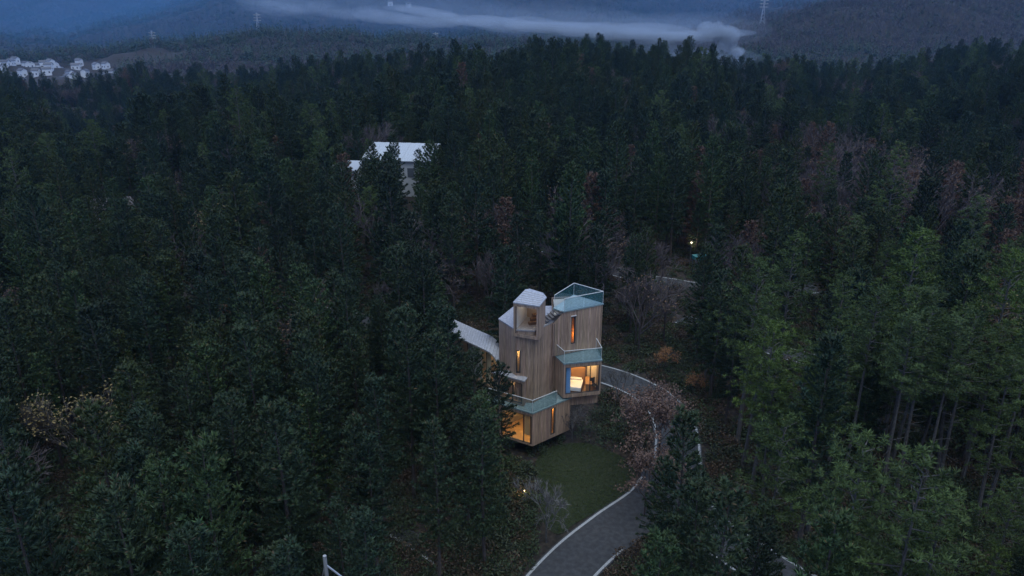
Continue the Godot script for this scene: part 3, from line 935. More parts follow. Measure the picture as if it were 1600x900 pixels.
func house() -> void:
	board_rng.seed = 9
	var h := thing("timber_house", "timber clad tower house of stacked boxes with lit windows and glass terraces", "house")
	var V := func(x: float, d: float) -> Vector2: return Vector2(x, d)
	var cream := Color(0.55, 0.5, 0.42)
	# lowest room
	var L := [V.call(-1.9, 52.6), V.call(1.61, 50.52), V.call(4.75, 53.05), V.call(2.9, 56.4)]
	var len0: float = L[0].distance_to(L[1])
	shell(h, L, 1.2, 4.1, {0: [[len0 - 2.9, len0 - 0.15, 1.3, 3.85, 0.76]], 1: [[2.0, 2.36, 1.45, 3.85]]}, cream)
	plate(h, "deck", [V.call(-1.98, 52.58), V.call(1.6, 50.42), V.call(4.86, 53.04), V.call(2.94, 56.5)], 4.22, 0.12, Color(0.30, 0.40, 0.40), M.deck)
	balustrade(h, [V.call(-1.9, 52.55), V.call(1.6, 50.52), V.call(3.6, 52.1)], 4.22)
	# stilts under it
	for p in [[1.7, 51.3], [4.2, 53.2], [0.0, 52.4], [2.8, 55.4]]:
		var s := Shape.new()
		s.tube(Vector3(p[0], -0.4, -p[1]), Vector3(p[0], 1.2, -p[1]), 0.11, 0.11, 8, Color(0.06, 0.05, 0.045))
		put("stilt", s, M.plain, h)
	# tower
	var T := [V.call(-1.03, 54.44), V.call(0.30, 52.35), V.call(1.7, 52.05), V.call(3.42, 54.1), V.call(3.7, 57.4), V.call(0.16, 57.0)]
	shell(h, T, 4.2, 10.45, {1: [[0.02, 0.34, 6.75, 8.75]]}, cream)
	plate(h, "roof", [V.call(-1.1, 54.46), V.call(0.26, 52.26), V.call(1.74, 51.98), V.call(3.36, 53.98), V.call(3.6, 57.3), V.call(0.1, 57.1)], 10.56, 0.1, Color(0.46, 0.43, 0.42), M.deck)
	# left bay
	var Y := [V.call(-1.5, 53.0), V.call(0.92, 51.5), V.call(1.1, 52.1), V.call(-0.6, 53.7)]
	shell(h, Y, 4.24, 6.45, {0: [[0.5, 2.7, 4.4, 6.2, 0.6]]}, cream)
	plate(h, "roof", [V.call(-1.7, 53.0), V.call(1.0, 51.32), V.call(1.22, 52.02), V.call(-0.4, 53.3)], 6.55, 0.1, Color(0.5, 0.48, 0.48), M.deck)
	# bedroom box
	var B := [V.call(3.46, 54.25), V.call(4.15, 52.61), V.call(7.19, 53.26), V.call(6.9, 56.2), V.call(3.9, 56.0)]
	shell(h, B, 4.4, 7.4, {1: [[0.14, 2.97, 4.68, 7.08, 0.74]]}, cream)
	plate(h, "deck", [V.call(3.38, 54.3), V.call(4.1, 52.5), V.call(7.26, 53.18), V.call(7.0, 56.3), V.call(3.9, 56.1)], 7.52, 0.12, Color(0.32, 0.43, 0.44), M.deck)
	balustrade(h, [V.call(3.46, 54.2), V.call(4.15, 52.6), V.call(7.18, 53.25), V.call(6.95, 55.1)], 7.52, 1.0)
	# band under the bedroom
	var D := [V.call(4.2, 53.2), V.call(7.05, 53.8), V.call(6.7, 56.0), V.call(3.6, 55.6)]
	shell(h, D, 3.35, 4.38, {}, cream)
	# upper room with the roof terrace
	var R := [V.call(3.3, 53.78), V.call(4.2, 54.0), V.call(7.36, 55.6), V.call(5.2, 57.6), V.call(3.4, 57.3)]
	R = [V.call(3.28, 53.72), V.call(4.12, 54.06), V.call(7.4, 55.66), V.call(5.2, 57.6), V.call(3.36, 57.3)]
	shell(h, R, 7.6, 11.3, {1: [[0.72, 1.1, 8.35, 10.72]]}, cream, {0: 10.4})
	plate(h, "terrace", [V.call(3.9, 53.98), V.call(4.14, 53.94), V.call(7.5, 55.64), V.call(5.2, 57.72), V.call(3.3, 54.6)], 11.42, 0.12, Color(0.36, 0.48, 0.49), M.deck)
	balustrade(h, [V.call(4.14, 53.98), V.call(7.42, 55.64), V.call(5.2, 57.64), V.call(3.4, 54.75)], 11.42, 1.02)
	plate(h, "window_hood", [V.call(4.75, 54.25), V.call(5.2, 54.47), V.call(5.15, 54.6), V.call(4.7, 54.38)], 10.85, 0.06, Color(0.6, 0.58, 0.56), M.plain)
	# stair up to the terrace
	var st := Shape.new()
	for k in 7:
		var t := k / 6.0
		st.box(Vector3(lerpf(2.45, 3.75, t), lerpf(10.6, 11.36, t), -lerpf(53.75, 54.35, t)), Vector3(0.24, 0.05, 0.95), Color(0.13, 0.11, 0.1), 0.35)
	put("stair", st, M.plain, h)
	var sb := Shape.new()                      # closed slope under the treads
	var rim := [Vector3(3.30, 10.37, -53.80), Vector3(4.10, 11.24, -54.12), Vector3(3.42, 11.24, -54.95), Vector3(2.55, 10.58, -54.5), Vector3(2.6, 10.57, -53.75)]
	var foot := []
	for p in rim:
		foot.append(p - Vector3(0, 0.12, 0))
	sb.solid(foot, rim, Color(0.16, 0.13, 0.115))
	put("stair_base", sb, M.plain, h)
	# viewing box
	var U := [V.call(0.13, 52.3), V.call(2.05, 51.52), V.call(2.6, 53.4), V.call(2.37, 54.3), V.call(1.4, 55.2), V.call(1.1, 55.0)]
	shell(h, U, 10.0, 12.72, {0: [[0.2, 1.87, 10.22, 12.5, "open"]]}, Color(0.7, 0.7, 0.68))
	plate(h, "roof", [V.call(0.07, 52.28), V.call(2.07, 51.44), V.call(2.7, 53.4), V.call(2.45, 54.36), V.call(1.42, 55.3), V.call(1.06, 55.1)], 12.82, 0.1, Color(0.5, 0.48, 0.48), M.deck)
	var battens := Shape.new()
	for k in 6:
		var t := (k + 0.5) / 6.0
		var p: Vector2 = V.call(0.12, 52.3).lerp(V.call(1.06, 54.9), t)
		var q: Vector2 = V.call(2.06, 51.6).lerp(V.call(2.55, 53.8), t)
		battens.tube(Vector3(p.x, 12.83, -p.y), Vector3(q.x, 12.83, -q.y), 0.03, 0.03, 4, Color(0.4, 0.38, 0.38))
	put("batten", battens, M.plain, h)
	var line := Shape.new()                    # white lining of the viewing box and its stepped floor
	line.quad(Vector3(0.36, 10.13, -52.42), Vector3(1.22, 10.13, -54.85), Vector3(1.22, 12.6, -54.85), Vector3(0.36, 12.6, -52.42), Color(0.72, 0.76, 0.76))
	line.quad(Vector3(1.22, 10.13, -54.86), Vector3(2.3, 10.13, -54.0), Vector3(2.3, 12.6, -54.0), Vector3(1.22, 12.6, -54.86), Color(0.5, 0.36, 0.22))
	put("lining", line, M.plain, h)
	var steps := Shape.new()
	for k in 5:
		steps.box(Vector3(1.5 + k * 0.09, 10.2 + k * 0.12, -52.75 - k * 0.28), Vector3(1.0 - k * 0.12, 0.28 + k * 0.2, 0.3), Color(0.20, 0.11, 0.06), 0.38)
	put("stepped_seat", steps, M.plain, h)
	furnish()
	bulb("small lamp under the viewing box's ceiling", Vector3(1.75, 12.42, -53.2), Color(1.0, 0.8, 0.6), 0.28, 0.05)
	pavilion()

func furnish() -> void:
	var warm := Color(1.0, 0.70, 0.34)
	var wh := Color(0.8, 0.78, 0.74)
	# bedroom: bed, headboard wall, desk, chair, curtain
	var bed := thing("bed", "low double bed with white bedding behind the lit bedroom window", "bed", "", Vector3(5.15, 4.52, -53.9), -0.21)
	var s := Shape.new()
	s.box(Vector3(0, 0.13, 0), Vector3(1.25, 0.22, 1.7), Color(0.14, 0.07, 0.035))
	put("base", s, M.plain, bed)
	s = Shape.new()
	s.box(Vector3(0, 0.38, 0), Vector3(1.2, 0.27, 1.66), wh)
	s.box(Vector3(0, 0.535, 0.08), Vector3(1.24, 0.045, 1.45), Color(0.82, 0.8, 0.77))
	put("mattress", s, M.plain, bed)
	s = Shape.new()
	s.box(Vector3(0, 0.62, -0.66), Vector3(1.0, 0.14, 0.32), Color(0.84, 0.82, 0.8))
	put("pillow", s, M.plain, bed)
	s = Shape.new()
	s.box(Vector3(0, 0.8, -0.9), Vector3(1.5, 1.6, 0.06), Color(0.36, 0.17, 0.06))
	put("headboard", s, M.plain, bed)
	var desk := thing("desk", "long wooden desk beside the bed in the lit bedroom", "desk", "", Vector3(6.3, 4.52, -53.95), -0.1)
	s = Shape.new()
	s.box(Vector3(0, 0.74, 0), Vector3(0.5, 0.05, 1.4), Color(0.45, 0.22, 0.08))
	put("top", s, M.plain, desk)
	for k in [-0.62, 0.62]:
		s = Shape.new()
		s.box(Vector3(0, 0.36, k), Vector3(0.46, 0.71, 0.05), Color(0.40, 0.19, 0.07))
		put("side_panel", s, M.plain, desk)
	var chair := thing("chair", "dark chair at the bedroom desk by the window", "chair", "", Vector3(6.72, 4.52, -53.75), 0.5)
	s = Shape.new()
	s.box(Vector3(0, 0.46, 0), Vector3(0.42, 0.05, 0.42), Color(0.05, 0.045, 0.04))
	put("seat", s, M.plain, chair)
	s = Shape.new()
	s.box(Vector3(0, 0.78, -0.2), Vector3(0.4, 0.5, 0.05), Color(0.05, 0.045, 0.04))
	put("backrest", s, M.plain, chair)
	for k in [[-1, -1], [1, -1], [-1, 1], [1, 1]]:
		s = Shape.new()
		s.tube(Vector3(k[0] * 0.18, 0, k[1] * 0.18), Vector3(k[0] * 0.18, 0.44, k[1] * 0.18), 0.02, 0.02, 5, Color(0.05, 0.045, 0.04))
		put("leg", s, M.plain, chair)
	drape("pale blue sheet coloured like reflected sky at the left side of the bedroom window", Vector2(4.3, 52.86), Vector2(4.74, 52.955), 4.55, 7.1, Color(0.38, 0.62, 0.86))  # sky reflection in the side glass, put in as a blue hanging sheet
	drape("cream curtain lit at the right side of the bedroom window", Vector2(6.3, 55.4), Vector2(6.95, 54.2), 4.55, 7.1, Color(0.72, 0.6, 0.42))
	drape("cream curtain behind the glazed corner of the lowest room", Vector2(1.0, 51.15), Vector2(1.42, 50.93), 1.9, 3.85, Color(0.75, 0.58, 0.3))
	drape("cream curtain behind the tower's narrow lit window", Vector2(0.42, 52.95), Vector2(0.95, 52.85), 6.6, 8.9, Color(0.75, 0.6, 0.4))
	drape("amber curtain behind the slot window below the roof terrace", Vector2(4.6, 55.05), Vector2(5.25, 55.3), 8.1, 10.9, Color(0.7, 0.42, 0.18))
	drape("amber curtain behind the lowest room's slot window", Vector2(2.85, 52.35), Vector2(3.5, 52.85), 1.4, 3.8, Color(0.75, 0.5, 0.24))
	bulb("round ceiling lamp in the lit bedroom", Vector3(5.4, 7.0, -54.3), warm, 3.2, 0.1)
	bulb("ceiling lamp in the lowest glazed room", Vector3(1.0, 3.6, -52.2), Color(1.0, 0.70, 0.26), 3.9, 0.1)
	bulb("wall lamp behind the narrow window of the tower", Vector3(0.72, 8.35, -52.62), Color(1.0, 0.66, 0.32), 0.5, 0.07)
	bulb("lamp behind the slot window below the roof terrace", Vector3(5.35, 8.9, -55.05), Color(1.0, 0.5, 0.14), 0.7, 0.08)
	bulb("lamp beside the lowest room's slot window", Vector3(3.55, 3.5, -52.6), Color(1.0, 0.58, 0.2), 0.6, 0.07)
	bulb("lamp inside the low bay left of the tower", Vector3(0.1, 6.0, -52.6), warm, 1.0, 0.08)

func drape(label: String, a: Vector2, b: Vector2, y0: float, y1: float, col: Color) -> void:
	var s := Shape.new()
	var n := 14
	var u := (b - a).normalized()
	var side := Vector2(u.y, -u.x)
	for i in n:
		var p := a.lerp(b, float(i) / n) + side * (0.035 if i % 2 else -0.035)
		var q := a.lerp(b, float(i + 1) / n) + side * (-0.035 if i % 2 else 0.035)
		s.solid([Vector3(p.x, y0, -p.y), Vector3(q.x, y0, -q.y), Vector3(q.x + side.x * 0.01, y0, -q.y - side.y * 0.01), Vector3(p.x + side.x * 0.01, y0, -p.y - side.y * 0.01)],
			[Vector3(p.x, y1, -p.y), Vector3(q.x, y1, -q.y), Vector3(q.x + side.x * 0.01, y1, -q.y - side.y * 0.01), Vector3(p.x + side.x * 0.01, y1, -p.y - side.y * 0.01)], col)
	var o := thing("curtain", label, "curtain")
	put("fabric", s, M.plain, o)
	var r := Shape.new()
	r.tube(Vector3(a.x, y1 + 0.02, -a.y), Vector3(b.x, y1 + 0.02, -b.y), 0.015, 0.015, 6, Color(0.2, 0.2, 0.2))
	put("curtain_rod", r, M.plain, o)

func bulb(label: String, at: Vector3, c: Color, energy: float, r: float) -> void:
	var o := thing("lamp", label, "lamp", "", at)
	var m := SphereMesh.new()
	m.radius = r
	m.height = 2.0 * r
	m.radial_segments = 16
	m.rings = 8
	if not M.has("lamp_glow"):
		glow("lamp_glow", Color(1.0, 0.72, 0.4), 4.0).vertex_color_use_as_albedo = false
	put("globe", m, M.lamp_glow, o)
	var s := Shape.new()
	s.tube(Vector3(0, r * 0.9, 0), Vector3(0, r + 0.12, 0), 0.02, 0.03, 6, Color(0.1, 0.1, 0.1))
	put("fitting", s, M.plain, o)
	lamp_light(at, c, energy * 0.66, r)

# the low pavilion whose roof sheet bends down at its right end
func pavilion() -> void:
	var o := thing("curved_pavilion", "low pavilion with a pale roof that curves down at its lit right end", "pavilion")
	var a := Vector2(-7.4, 67.9)
	var b := Vector2(-1.0, 61.1)
	var back := Vector2(0.25, 3.2)
	var L := a.distance_to(b)
	var prof := []
	prof.append(Vector2(0, 3.95))
	prof.append(Vector2(L - 2.0, 3.95))
	for k in range(1, 9):
		var t := PI / 2.0 * k / 8.0
		prof.append(Vector2(L - 2.0 + 2.0 * sin(t), 3.95 - 2.2 * (1.0 - cos(t))))
	prof.append(Vector2(L, 0.3))
	var P := func(q: Vector2, depth: float, off: float) -> Vector3:
		var w: Vector2 = a.lerp(b, q.x / L) + back * depth
		return Vector3(w.x, q.y + off, -w.y)
	var s := Shape.new()
	for i in prof.size() - 1:
		var n := Vector2(-(prof[i + 1].y - prof[i].y), prof[i + 1].x - prof[i].x).normalized() * 0.16
		var q0: Vector2 = prof[i]
		var q1: Vector2 = prof[i + 1]
		s.solid([P.call(q0, -0.08, 0), P.call(q1, -0.08, 0), P.call(q1, 1, 0), P.call(q0, 1, 0)], [P.call(q0 + n, -0.08, 0), P.call(q1 + n, -0.08, 0), P.call(q1 + n, 1, 0), P.call(q0 + n, 1, 0)], Color(0.56, 0.54, 0.55))
	put("roof", s, M.deck, o)
	s = Shape.new()
	for k in 22:                               # roof laths
		var x := 0.2 + (L - 2.2) * k / 21.0
		s.tube(P.call(Vector2(x, 4.13), -0.06, 0), P.call(Vector2(x, 4.13), 0.98, 0), 0.02, 0.02, 4, Color(0.45, 0.43, 0.44))
	put("lath", s, M.deck, o)
	s = Shape.new()
	s.solid([P.call(Vector2(0, 0.2), 0, 0), P.call(Vector2(L, 0.2), 0, 0), P.call(Vector2(L, 0.2), 1, 0), P.call(Vector2(0, 0.2), 1, 0)], [P.call(Vector2(0, 0.4), 0, 0), P.call(Vector2(L, 0.4), 0, 0), P.call(Vector2(L, 0.4), 1, 0), P.call(Vector2(0, 0.4), 1, 0)], Color(0.35, 0.25, 0.16))
	put("floor", s, M.plain, o)
	s = Shape.new()
	s.solid([P.call(Vector2(0, 0.4), 0.96, 0), P.call(Vector2(L, 0.4), 0.96, 0), P.call(Vector2(L, 0.4), 1, 0), P.call(Vector2(0, 0.4), 1, 0)], [P.call(Vector2(0, 3.9), 0.96, 0), P.call(Vector2(L - 1.7, 3.9), 0.96, 0), P.call(Vector2(L - 1.7, 3.9), 1, 0), P.call(Vector2(0, 3.9), 1, 0)], Color(0.5, 0.42, 0.33))
	put("wall", s, M.plain, o)
	for k in 6:
		s = Shape.new()
		var x := 0.3 + k * (L - 2.4) / 5.0
		s.solid([P.call(Vector2(x, 0.4), 0, 0), P.call(Vector2(x + 0.09, 0.4), 0, 0), P.call(Vector2(x + 0.09, 0.4), 0.04, 0), P.call(Vector2(x, 0.4), 0.04, 0)], [P.call(Vector2(x, 3.94), 0, 0), P.call(Vector2(x + 0.09, 3.94), 0, 0), P.call(Vector2(x + 0.09, 3.94), 0.04, 0), P.call(Vector2(x, 3.94), 0.04, 0)], Color(0.12, 0.09, 0.07))
		put("post", s, M.plain, o)
	for k in 5:
		var x0 := 0.4 + k * (L - 2.4) / 5.0
		var x1 := 0.28 + (k + 1) * (L - 2.4) / 5.0
		var g := Shape.new()
		g.quad(P.call(Vector2(x0, 0.4), 0.02, 0), P.call(Vector2(x1, 0.4), 0.02, 0), P.call(Vector2(x1, 3.94), 0.02, 0), P.call(Vector2(x0, 3.94), 0.02, 0), Color.WHITE)
		put("pane", g, M.window_glass, o)
	drape("white curtain behind the pavilion's glass front", Vector2(-4.3, 65.0), Vector2(-2.9, 63.5), 0.45, 3.8, Color(0.55, 0.55, 0.55))
	drape("cream curtain at the pavilion's lit right end", Vector2(-2.5, 63.05), Vector2(-2.0, 62.5), 0.45, 3.7, Color(0.7, 0.62, 0.45))
	bulb("ceiling lamp in the curved pavilion", Vector3(-2.3, 3.3, -63.9), Color(1.0, 0.68, 0.34), 0.9, 0.09)

# ---------------------------------------------------------------- other buildings and far things
func far_house(at: Vector3, w: float, dp: float, hh: float, turn: float, roof: Color, label: String, group: String, called := "village_house", gable := 0.32) -> void:
	var o := thing(called, label, "house", group, at, turn)
	var s := Shape.new()
	var wl := Color(0.76, 0.76, 0.77)
	s.box(Vector3(0, hh / 2 - 1.0, 0), Vector3(w, hh + 2.0, dp), wl)
	var rise := dp * gable
	for x in [-w / 2, w / 2]:
		s.tri(Vector3(x, hh, -dp / 2), Vector3(x, hh, dp / 2), Vector3(x, hh + rise, 0), wl)
	put("wall", s, M.plain, o)
	s = Shape.new()
	for k in [-1.0, 1.0]:
		var e: float = dp / 2 + 0.35
		var drop := -0.35 * rise / (dp / 2)
		s.solid([Vector3(-w / 2 - 0.4, hh + drop, k * e), Vector3(w / 2 + 0.4, hh + drop, k * e), Vector3(w / 2 + 0.4, hh + rise, 0), Vector3(-w / 2 - 0.4, hh + rise, 0)],
			[Vector3(-w / 2 - 0.4, hh + drop + 0.25, k * e), Vector3(w / 2 + 0.4, hh + drop + 0.25, k * e), Vector3(w / 2 + 0.4, hh + rise + 0.25, 0), Vector3(-w / 2 - 0.4, hh + rise + 0.25, 0)], roof)
	put("roof", s, M.plain, o)
	var floors := maxi(1, int(hh / 3.0))
	for f in floors:
		var n := maxi(2, int(w / 3.2))
		for k in n:
			s = Shape.new()
			s.box(Vector3(-w / 2 + w * (k + 0.5) / n, 1.7 + 3.0 * f, dp / 2 + 0.02), Vector3(1.2, 1.5, 0.1), Color(0.05, 0.055, 0.07))
			put("window", s, M.plain, o)
		s = Shape.new()
		s.box(Vector3(w / 2 + 0.02, 1.7 + 3.0 * f, 0), Vector3(0.1, 1.5, 1.2), Color(0.05, 0.055, 0.07))
		put("window", s, M.plain, o)

func pylon(x: float, d: float, tall: float, label: String) -> void:
	var o := thing("pylon", label, "pylon", "pylons on the far slopes", ground(x, -d))
	var s := Shape.new()
	var col := Color(0.5, 0.5, 0.52)
	var half := func(y: float) -> float: return lerpf(tall * 0.09, tall * 0.016, minf(y / (tall * 0.75), 1.0))
	for k in [[-1, -1], [1, -1], [1, 1], [-1, 1]]:
		var y := 0.0
		for i in 9:
			var y2 := tall * (i + 1) / 9.0
			var a: float = half.call(y)
			var b: float = half.call(y2)
			s.tube(Vector3(k[0] * a, y, k[1] * a), Vector3(k[0] * b, y2, k[1] * b), 0.24, 0.2, 4, col)
			s.tube(Vector3(k[0] * a, y, k[1] * a), Vector3(-k[1] * b, y2, k[0] * b), 0.14, 0.14, 3, col)
			y = y2
	put("tower", s, M.steel, o)
	for f in [0.72, 0.82, 0.92]:
		s = Shape.new()
		for e in [-1, 1]:
			s.tube(Vector3(0, tall * f + 0.8, 0), Vector3(e * tall * 0.14, tall * f, 0), 0.2, 0.12, 4, col)
			s.tube(Vector3(0, tall * f - 0.8, 0), Vector3(e * tall * 0.14, tall * f, 0), 0.2, 0.12, 4, col)
		put("crossarm", s, M.steel, o)

func far_things() -> void:
	var slate := Color(0.10, 0.10, 0.115)
	# the long white-roofed building in the trees: px (590..665, 230..290)
	var base := land(-20, 134)
	var o := thing("white_building", "long building with a pale metal roof half hidden by trees on the slope", "building", "", Vector3(-20.2, base, -134), -0.16)
	var s := Shape.new()
	s.box(Vector3(0, 2.8, 0), Vector3(12.6, 6.4, 6.0), Color(0.55, 0.55, 0.56))
	put("wall", s, M.plain, o)
	for k in 14:
		s = Shape.new()
		var x := -6.6 + 13.2 * k / 14.0
		s.solid([Vector3(x, 6.0, 3.4), Vector3(x + 0.93, 6.0, 3.4), Vector3(x + 0.93, 8.2, -3.2), Vector3(x, 8.2, -3.2)], [Vector3(x, 6.12 + 0.03 * (k % 2), 3.4), Vector3(x + 0.93, 6.12 + 0.03 * (k % 2), 3.4), Vector3(x + 0.93, 8.32 + 0.03 * (k % 2), -3.2), Vector3(x, 8.32 + 0.03 * (k % 2), -3.2)], Color(0.60, 0.62, 0.64))
		put("roof_sheet", s, M.deck, o)
	for k in 5:
		s = Shape.new()
		s.box(Vector3(-5.0 + 2.5 * k, 4.0, 3.03), Vector3(1.2, 1.6, 0.1), Color(0.10, 0.11, 0.13))
		put("window", s, M.plain, o)
	far_house(ground(-29.6, -132), 4.6, 5.5, 5.8, -0.16, Color(0.42, 0.45, 0.5), "pale roofed annex left of the long white-roofed building", "", "annex", 0.2)
	far_house(ground(-73, -131), 6.5, 4.5, 4.6, 0.3, Color(0.13, 0.12, 0.13), "small grey roof just showing among the firs far left", "", "cottage", 0.3)
	# village in the valley
	var rng := RandomNumberGenerator.new()
	rng.seed = 44
	var lots := []
	for px in [2, 9, 17, 25, 33, 40, 47, 55, 61, 67, 72, 76, 80, 84, 88, 91, 95, 99, 103, 107, 112, 118, 124, 131, 150, 158, 165, 172]:
		lots.append(px)
	for i in lots.size():
		var d := rng.randf_range(735, 860)
		if lots[i] > 68 and lots[i] < 110:
			d = 715 + 14.0 * (i % 8)
		var x: float = (lots[i] - 800) / 1142.0 * (d * 0.94 + 14)
		var big: bool = lots[i] == 131 or lots[i] == 17
		far_house(ground(x, -d), rng.randf_range(5.5, 8) + (2.5 if big else 0.0), rng.randf_range(5, 6.5), rng.randf_range(4.0, 6.0) + (0.6 if big else 0.0), rng.randf_range(-0.7, 0.7) + (1.2 if big else 0.0), slate * rng.randf_range(0.7, 1.3),
			"large white gabled house at the village's right end" if lots[i] == 131 else "large white gabled house at the left picture edge of the village" if big else "white village house behind the main cluster at right" if lots[i] > 140 else "white walled dark roofed house in the far valley village", "village houses in the valley")
	for a in [[612, 9, 1500], [640, 8, 1520], [665, 8, 1480], [1222, 88, 520], [1236, 91, 540], [218, 7, 1900]]:
		var d: float = a[2]
		var x: float = (a[0] - 800) / 1142.0 * (d * 0.94 + 5)
		far_house(ground(x, -d), 9, 7, 5.0, rng.randf_range(-0.5, 0.5), slate, "lone white house below the smoke at the wood's edge" if d < 1000 else "tiny white house high on the far hillside", "scattered far houses")
	# village road
	var p := smooth_path([Vector2(-540, 790), Vector2(-480, 740), Vector2(-455, 700), Vector2(-425, 640), Vector2(-395, 560)], 8.0)
	s = Shape.new()
	strip(s, p, -4.0, 4.0, 0.9, Color(2.6, 2.7, 3.0))
	setting("road", s, M.asphalt, "pale concrete road winding down from the far village", "road")
	# pylons
	pylon(-470, 1010, 33, "lattice pylon farthest left on the hazy hill")
	pylon(-337, 1030, 34, "lattice pylon second from left on the hazy hill")
	pylon(-105, 1060, 28, "lattice pylon rising through the smoke band")
	pylon(325, 1010, 40, "lattice pylon in front of the brown hillside at right")
	# street lamp, teal canopy
	var lp := thing("street_lamp", "small lit street lamp in the woods beyond the upper road", "street lamp", "", ground(25.3, -99.0))
	s = Shape.new()
	s.tube(Vector3.ZERO, Vector3(0, 3.1, 0), 0.06, 0.045, 6, Color(0.12, 0.12, 0.12))
	put("post", s, M.plain, lp)
	var m := SphereMesh.new()
	m.radius = 0.13
	m.height = 0.26
	put("globe", m, glow("street_lamp_glow", Color(1.0, 0.85, 0.65), 1.3), lp)
	M.street_lamp_glow.vertex_color_use_as_albedo = false
	lp.get_node("globe").position = Vector3(0, 3.3, 0)
	lamp_light(lp.position + Vector3(0, 3.3, 0), Color(1.0, 0.8, 0.55), 0.8, 0.2)
	var sh := thing("shelter", "small teal canopy beside the street lamp in the woods", "shelter", "", ground(26.0, -96.5), 0.2)
	s = Shape.new()
	s.box(Vector3(0, 2.1, 0), Vector3(1.9, 0.5, 1.2), Color(0.03, 0.20, 0.22))
	put("canopy", s, M.plain, sh)
	for k in [[-0.8, -0.5], [0.8, -0.5], [-0.8, 0.5], [0.8, 0.5]]:
		s = Shape.new()
		s.tube(Vector3(k[0], 0, k[1]), Vector3(k[0], 1.9, k[1]), 0.04, 0.04, 5, Color(0.1, 0.12, 0.12))
		put("post", s, M.plain, sh)
	# garden light at the lawn
	var gl := thing("garden_light", "low glowing garden light in the bushes left of the lawn", "lamp", "", ground(0.9, -44.8))
	s = Shape.new()
	s.tube(Vector3.ZERO, Vector3(0, 0.9, 0), 0.04, 0.04, 6, Color(0.08, 0.08, 0.08))
	put("post", s, M.plain, gl)
	m = SphereMesh.new()
	m.radius = 0.035
	m.height = 0.07
	put("globe", m, M.lamp_glow, gl).position = Vector3(0, 1.0, 0)
	lamp_light(gl.position + Vector3(0, 1.0, 0), Color(1.0, 0.62, 0.2), 0.35, 0.1)
	# utility pole at the bottom edge
	var up := thing("utility_pole", "pale concrete utility pole with a slanting brace at the bottom edge", "utility pole", "", ground(-9.35, -29.7))
	s = Shape.new()
	s.tube(Vector3(0, -0.3, 0), Vector3(0, 8.0, 0), 0.15, 0.09, 10, Color(0.42, 0.42, 0.43))
	put("pole", s, M.plain, up)
	s = Shape.new()
	s.tube(Vector3(0.05, 7.4, 0), Vector3(1.9, 6.1, 0.5), 0.05, 0.05, 6, Color(0.55, 0.55, 0.57))
	put("brace", s, M.steel, up)
	s = Shape.new()
	s.tube(Vector3(-0.05, 7.4, 0), Vector3(-0.5, 5.4, 0.3), 0.03, 0.03, 6, Color(0.4, 0.4, 0.42))
	put("stay", s, M.steel, up)

func smoke() -> void:
	var o := Node3D.new()
	o.name = "smoke"
	add_child(o)
	o.set_meta("kind", "stuff")
	o.set_meta("label", "pale smoke rising from the wood and drifting left along the valley")
	o.set_meta("category", "smoke")
	var rng := RandomNumberGenerator.new()
	rng.seed = 12
	var puff := func(p: Vector3, size: Vector3, density: float, turn := 0.0) -> void:
		var f := FogVolume.new()
		f.shape = RenderingServer.FOG_VOLUME_SHAPE_ELLIPSOID
		f.size = size
		f.position = p
		f.rotation.z = turn
		var key := "smoke_%d" % int(density * 10000.0)
		if not M.has(key):
			var m := FogMaterial.new()
			m.resource_name = key
			m.density = density
			m.albedo = Color(0.86, 0.92, 1.0)
			M[key] = m
		f.material = M[key]
		f.name = "puff"
		o.add_child(f, true)
	# the rising plume
	for k in 44:
		var t := k / 43.0
		var p := Vector3(131, 10, -432).lerp(Vector3(118, 29, -442), t) + Vector3(rng.randfn(0, 1.2 + 2.4 * t), rng.randfn(0, 1.4), rng.randfn(0, 2.5))
		var r := lerpf(3.5, 9.5, t) * rng.randf_range(0.6, 1.3)
		puff.call(p, Vector3(r, r * 0.85, r * 1.2), 0.065)
	# the drifting band: a faint broad veil and thin streaks in it
	var path := [Vector3(119, 25, -445), Vector3(96, 25, -450), Vector3(72, 26.5, -456), Vector3(40, 28.5, -470), Vector3(8, 31, -490), Vector3(-38, 35, -520), Vector3(-92, 39, -560), Vector3(-150, 43, -600), Vector3(-210, 46, -640)]
	for i in path.size() - 1:
		for k in 12:
			var t := (k + rng.randf()) / 12.0
			var p: Vector3 = path[i].lerp(path[i + 1], t)
			var far := (i + t) / (path.size() - 1)
			var veil := k % 3 == 0
			p += Vector3(0, rng.randfn(0, 1.1 + 0.7 * far) + (3.0 if veil else 0.0), rng.randfn(0, 8))
			var tilt: float = (path[i + 1] - path[i]).y / (path[i + 1] - path[i]).x + rng.randf_range(-0.05, 0.05)
			if veil:
				puff.call(p, Vector3(rng.randf_range(50, 85), rng.randf_range(13, 22) * (1.0 + 0.5 * far), 36), 0.0018 if far < 0.7 else 0.0014, tilt)
			else:
				puff.call(p, Vector3(rng.randf_range(18, 46), rng.randf_range(3.0, 8.0) * (1.0 + 0.6 * far), rng.randf_range(18, 32)), 0.020 if far < 0.5 else 0.013 if far < 0.75 else 0.004, tilt)
	# smoke settling among the near trees
	for k in 8:
		puff.call(Vector3(90 + rng.randfn(0, 8), 17.5 + rng.randfn(0, 1.2), -rng.randf_range(335, 365)), Vector3(30, 6.5, 24), 0.006, -0.12)

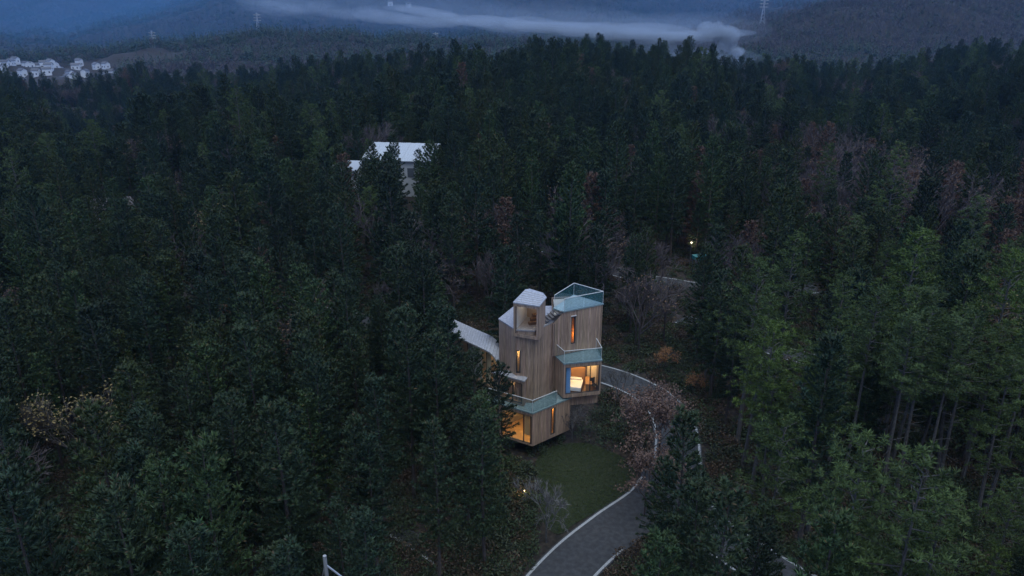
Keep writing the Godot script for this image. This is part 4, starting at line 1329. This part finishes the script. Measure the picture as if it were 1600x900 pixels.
func haze_banks() -> void:
	var o := Node3D.new()
	o.name = "valley_haze"
	add_child(o)
	o.set_meta("kind", "stuff")
	o.set_meta("label", "thin blue evening haze lying in the valley before the far hills")
	o.set_meta("category", "haze")
	var m := FogMaterial.new()
	m.resource_name = "haze_bank"
	m.density = 0.00024
	m.albedo = Color(0.47, 0.72, 0.95)
	for b in [[-800, 10, 1350, 1700, 280, 900], [0, 10, 1400, 1800, 240, 900], [800, 10, 1500, 1500, 200, 900], [-900, 60, 2400, 3200, 420, 1300], [500, 40, 2100, 2600, 300, 900]]:
		var f := FogVolume.new()
		f.shape = RenderingServer.FOG_VOLUME_SHAPE_ELLIPSOID
		f.position = Vector3(b[0], b[1], -b[2])
		f.size = Vector3(b[3], b[4], b[5])
		f.material = m
		f.name = "bank"
		o.add_child(f, true)

func _ready() -> void:
	# ---- camera
	var cam := Camera3D.new()
	cam.name = "camera"
	cam.position = Vector3(0, EYE, 0)
	cam.rotation_degrees = Vector3(-20, 0, 0)
	cam.fov = 43.0
	cam.near = 0.5
	cam.far = 20000.0
	cam.current = true
	add_child(cam)
	# ---- dusk sky, exposure, haze
	var env := Environment.new()
	env.background_mode = Environment.BG_SKY
	var sky := ProceduralSkyMaterial.new()
	sky.sky_top_color = Color(0.47, 0.63, 0.93)
	sky.sky_horizon_color = Color(0.44, 0.51, 0.66)
	sky.sky_curve = 0.2
	sky.ground_bottom_color = Color(0.10, 0.11, 0.13)
	sky.ground_horizon_color = Color(0.25, 0.27, 0.32)
	sky.sun_angle_max = 1.0
	env.sky = Sky.new()
	env.sky.sky_material = sky
	env.background_energy_multiplier = 1.0
	env.tonemap_mode = Environment.TONE_MAPPER_LINEAR
	env.tonemap_exposure = 1.8
	env.fog_enabled = true
	env.fog_density = 0.00010
	env.fog_light_color = Color(0.47, 0.72, 0.95)
	env.volumetric_fog_enabled = true
	env.volumetric_fog_density = 0.0
	env.sdfgi_enabled = true
	env.ssao_enabled = true
	env.ssil_enabled = true
	var we := WorldEnvironment.new()
	we.name = "dusk"
	we.environment = env
	add_child(we)
	# ---- the last glow of the day through high thin cloud
	var sun := DirectionalLight3D.new()
	sun.name = "sun"
	sun.light_energy = 0.36
	sun.light_angular_distance = 55.0
	sun.light_color = Color(0.88, 0.94, 1.0)
	sun.rotation_degrees = Vector3(-76, 25, 0)
	sun.shadow_enabled = true
	add_child(sun)
	noise.seed = 7
	noise.frequency = 0.01
	noise.fractal_octaves = 3
	materials()
	terrain()
	roadworks()
	house()
	forest()
	far_things()
	smoke()
	haze_banks()
	print("built in ", Time.get_ticks_msec(), " ms")
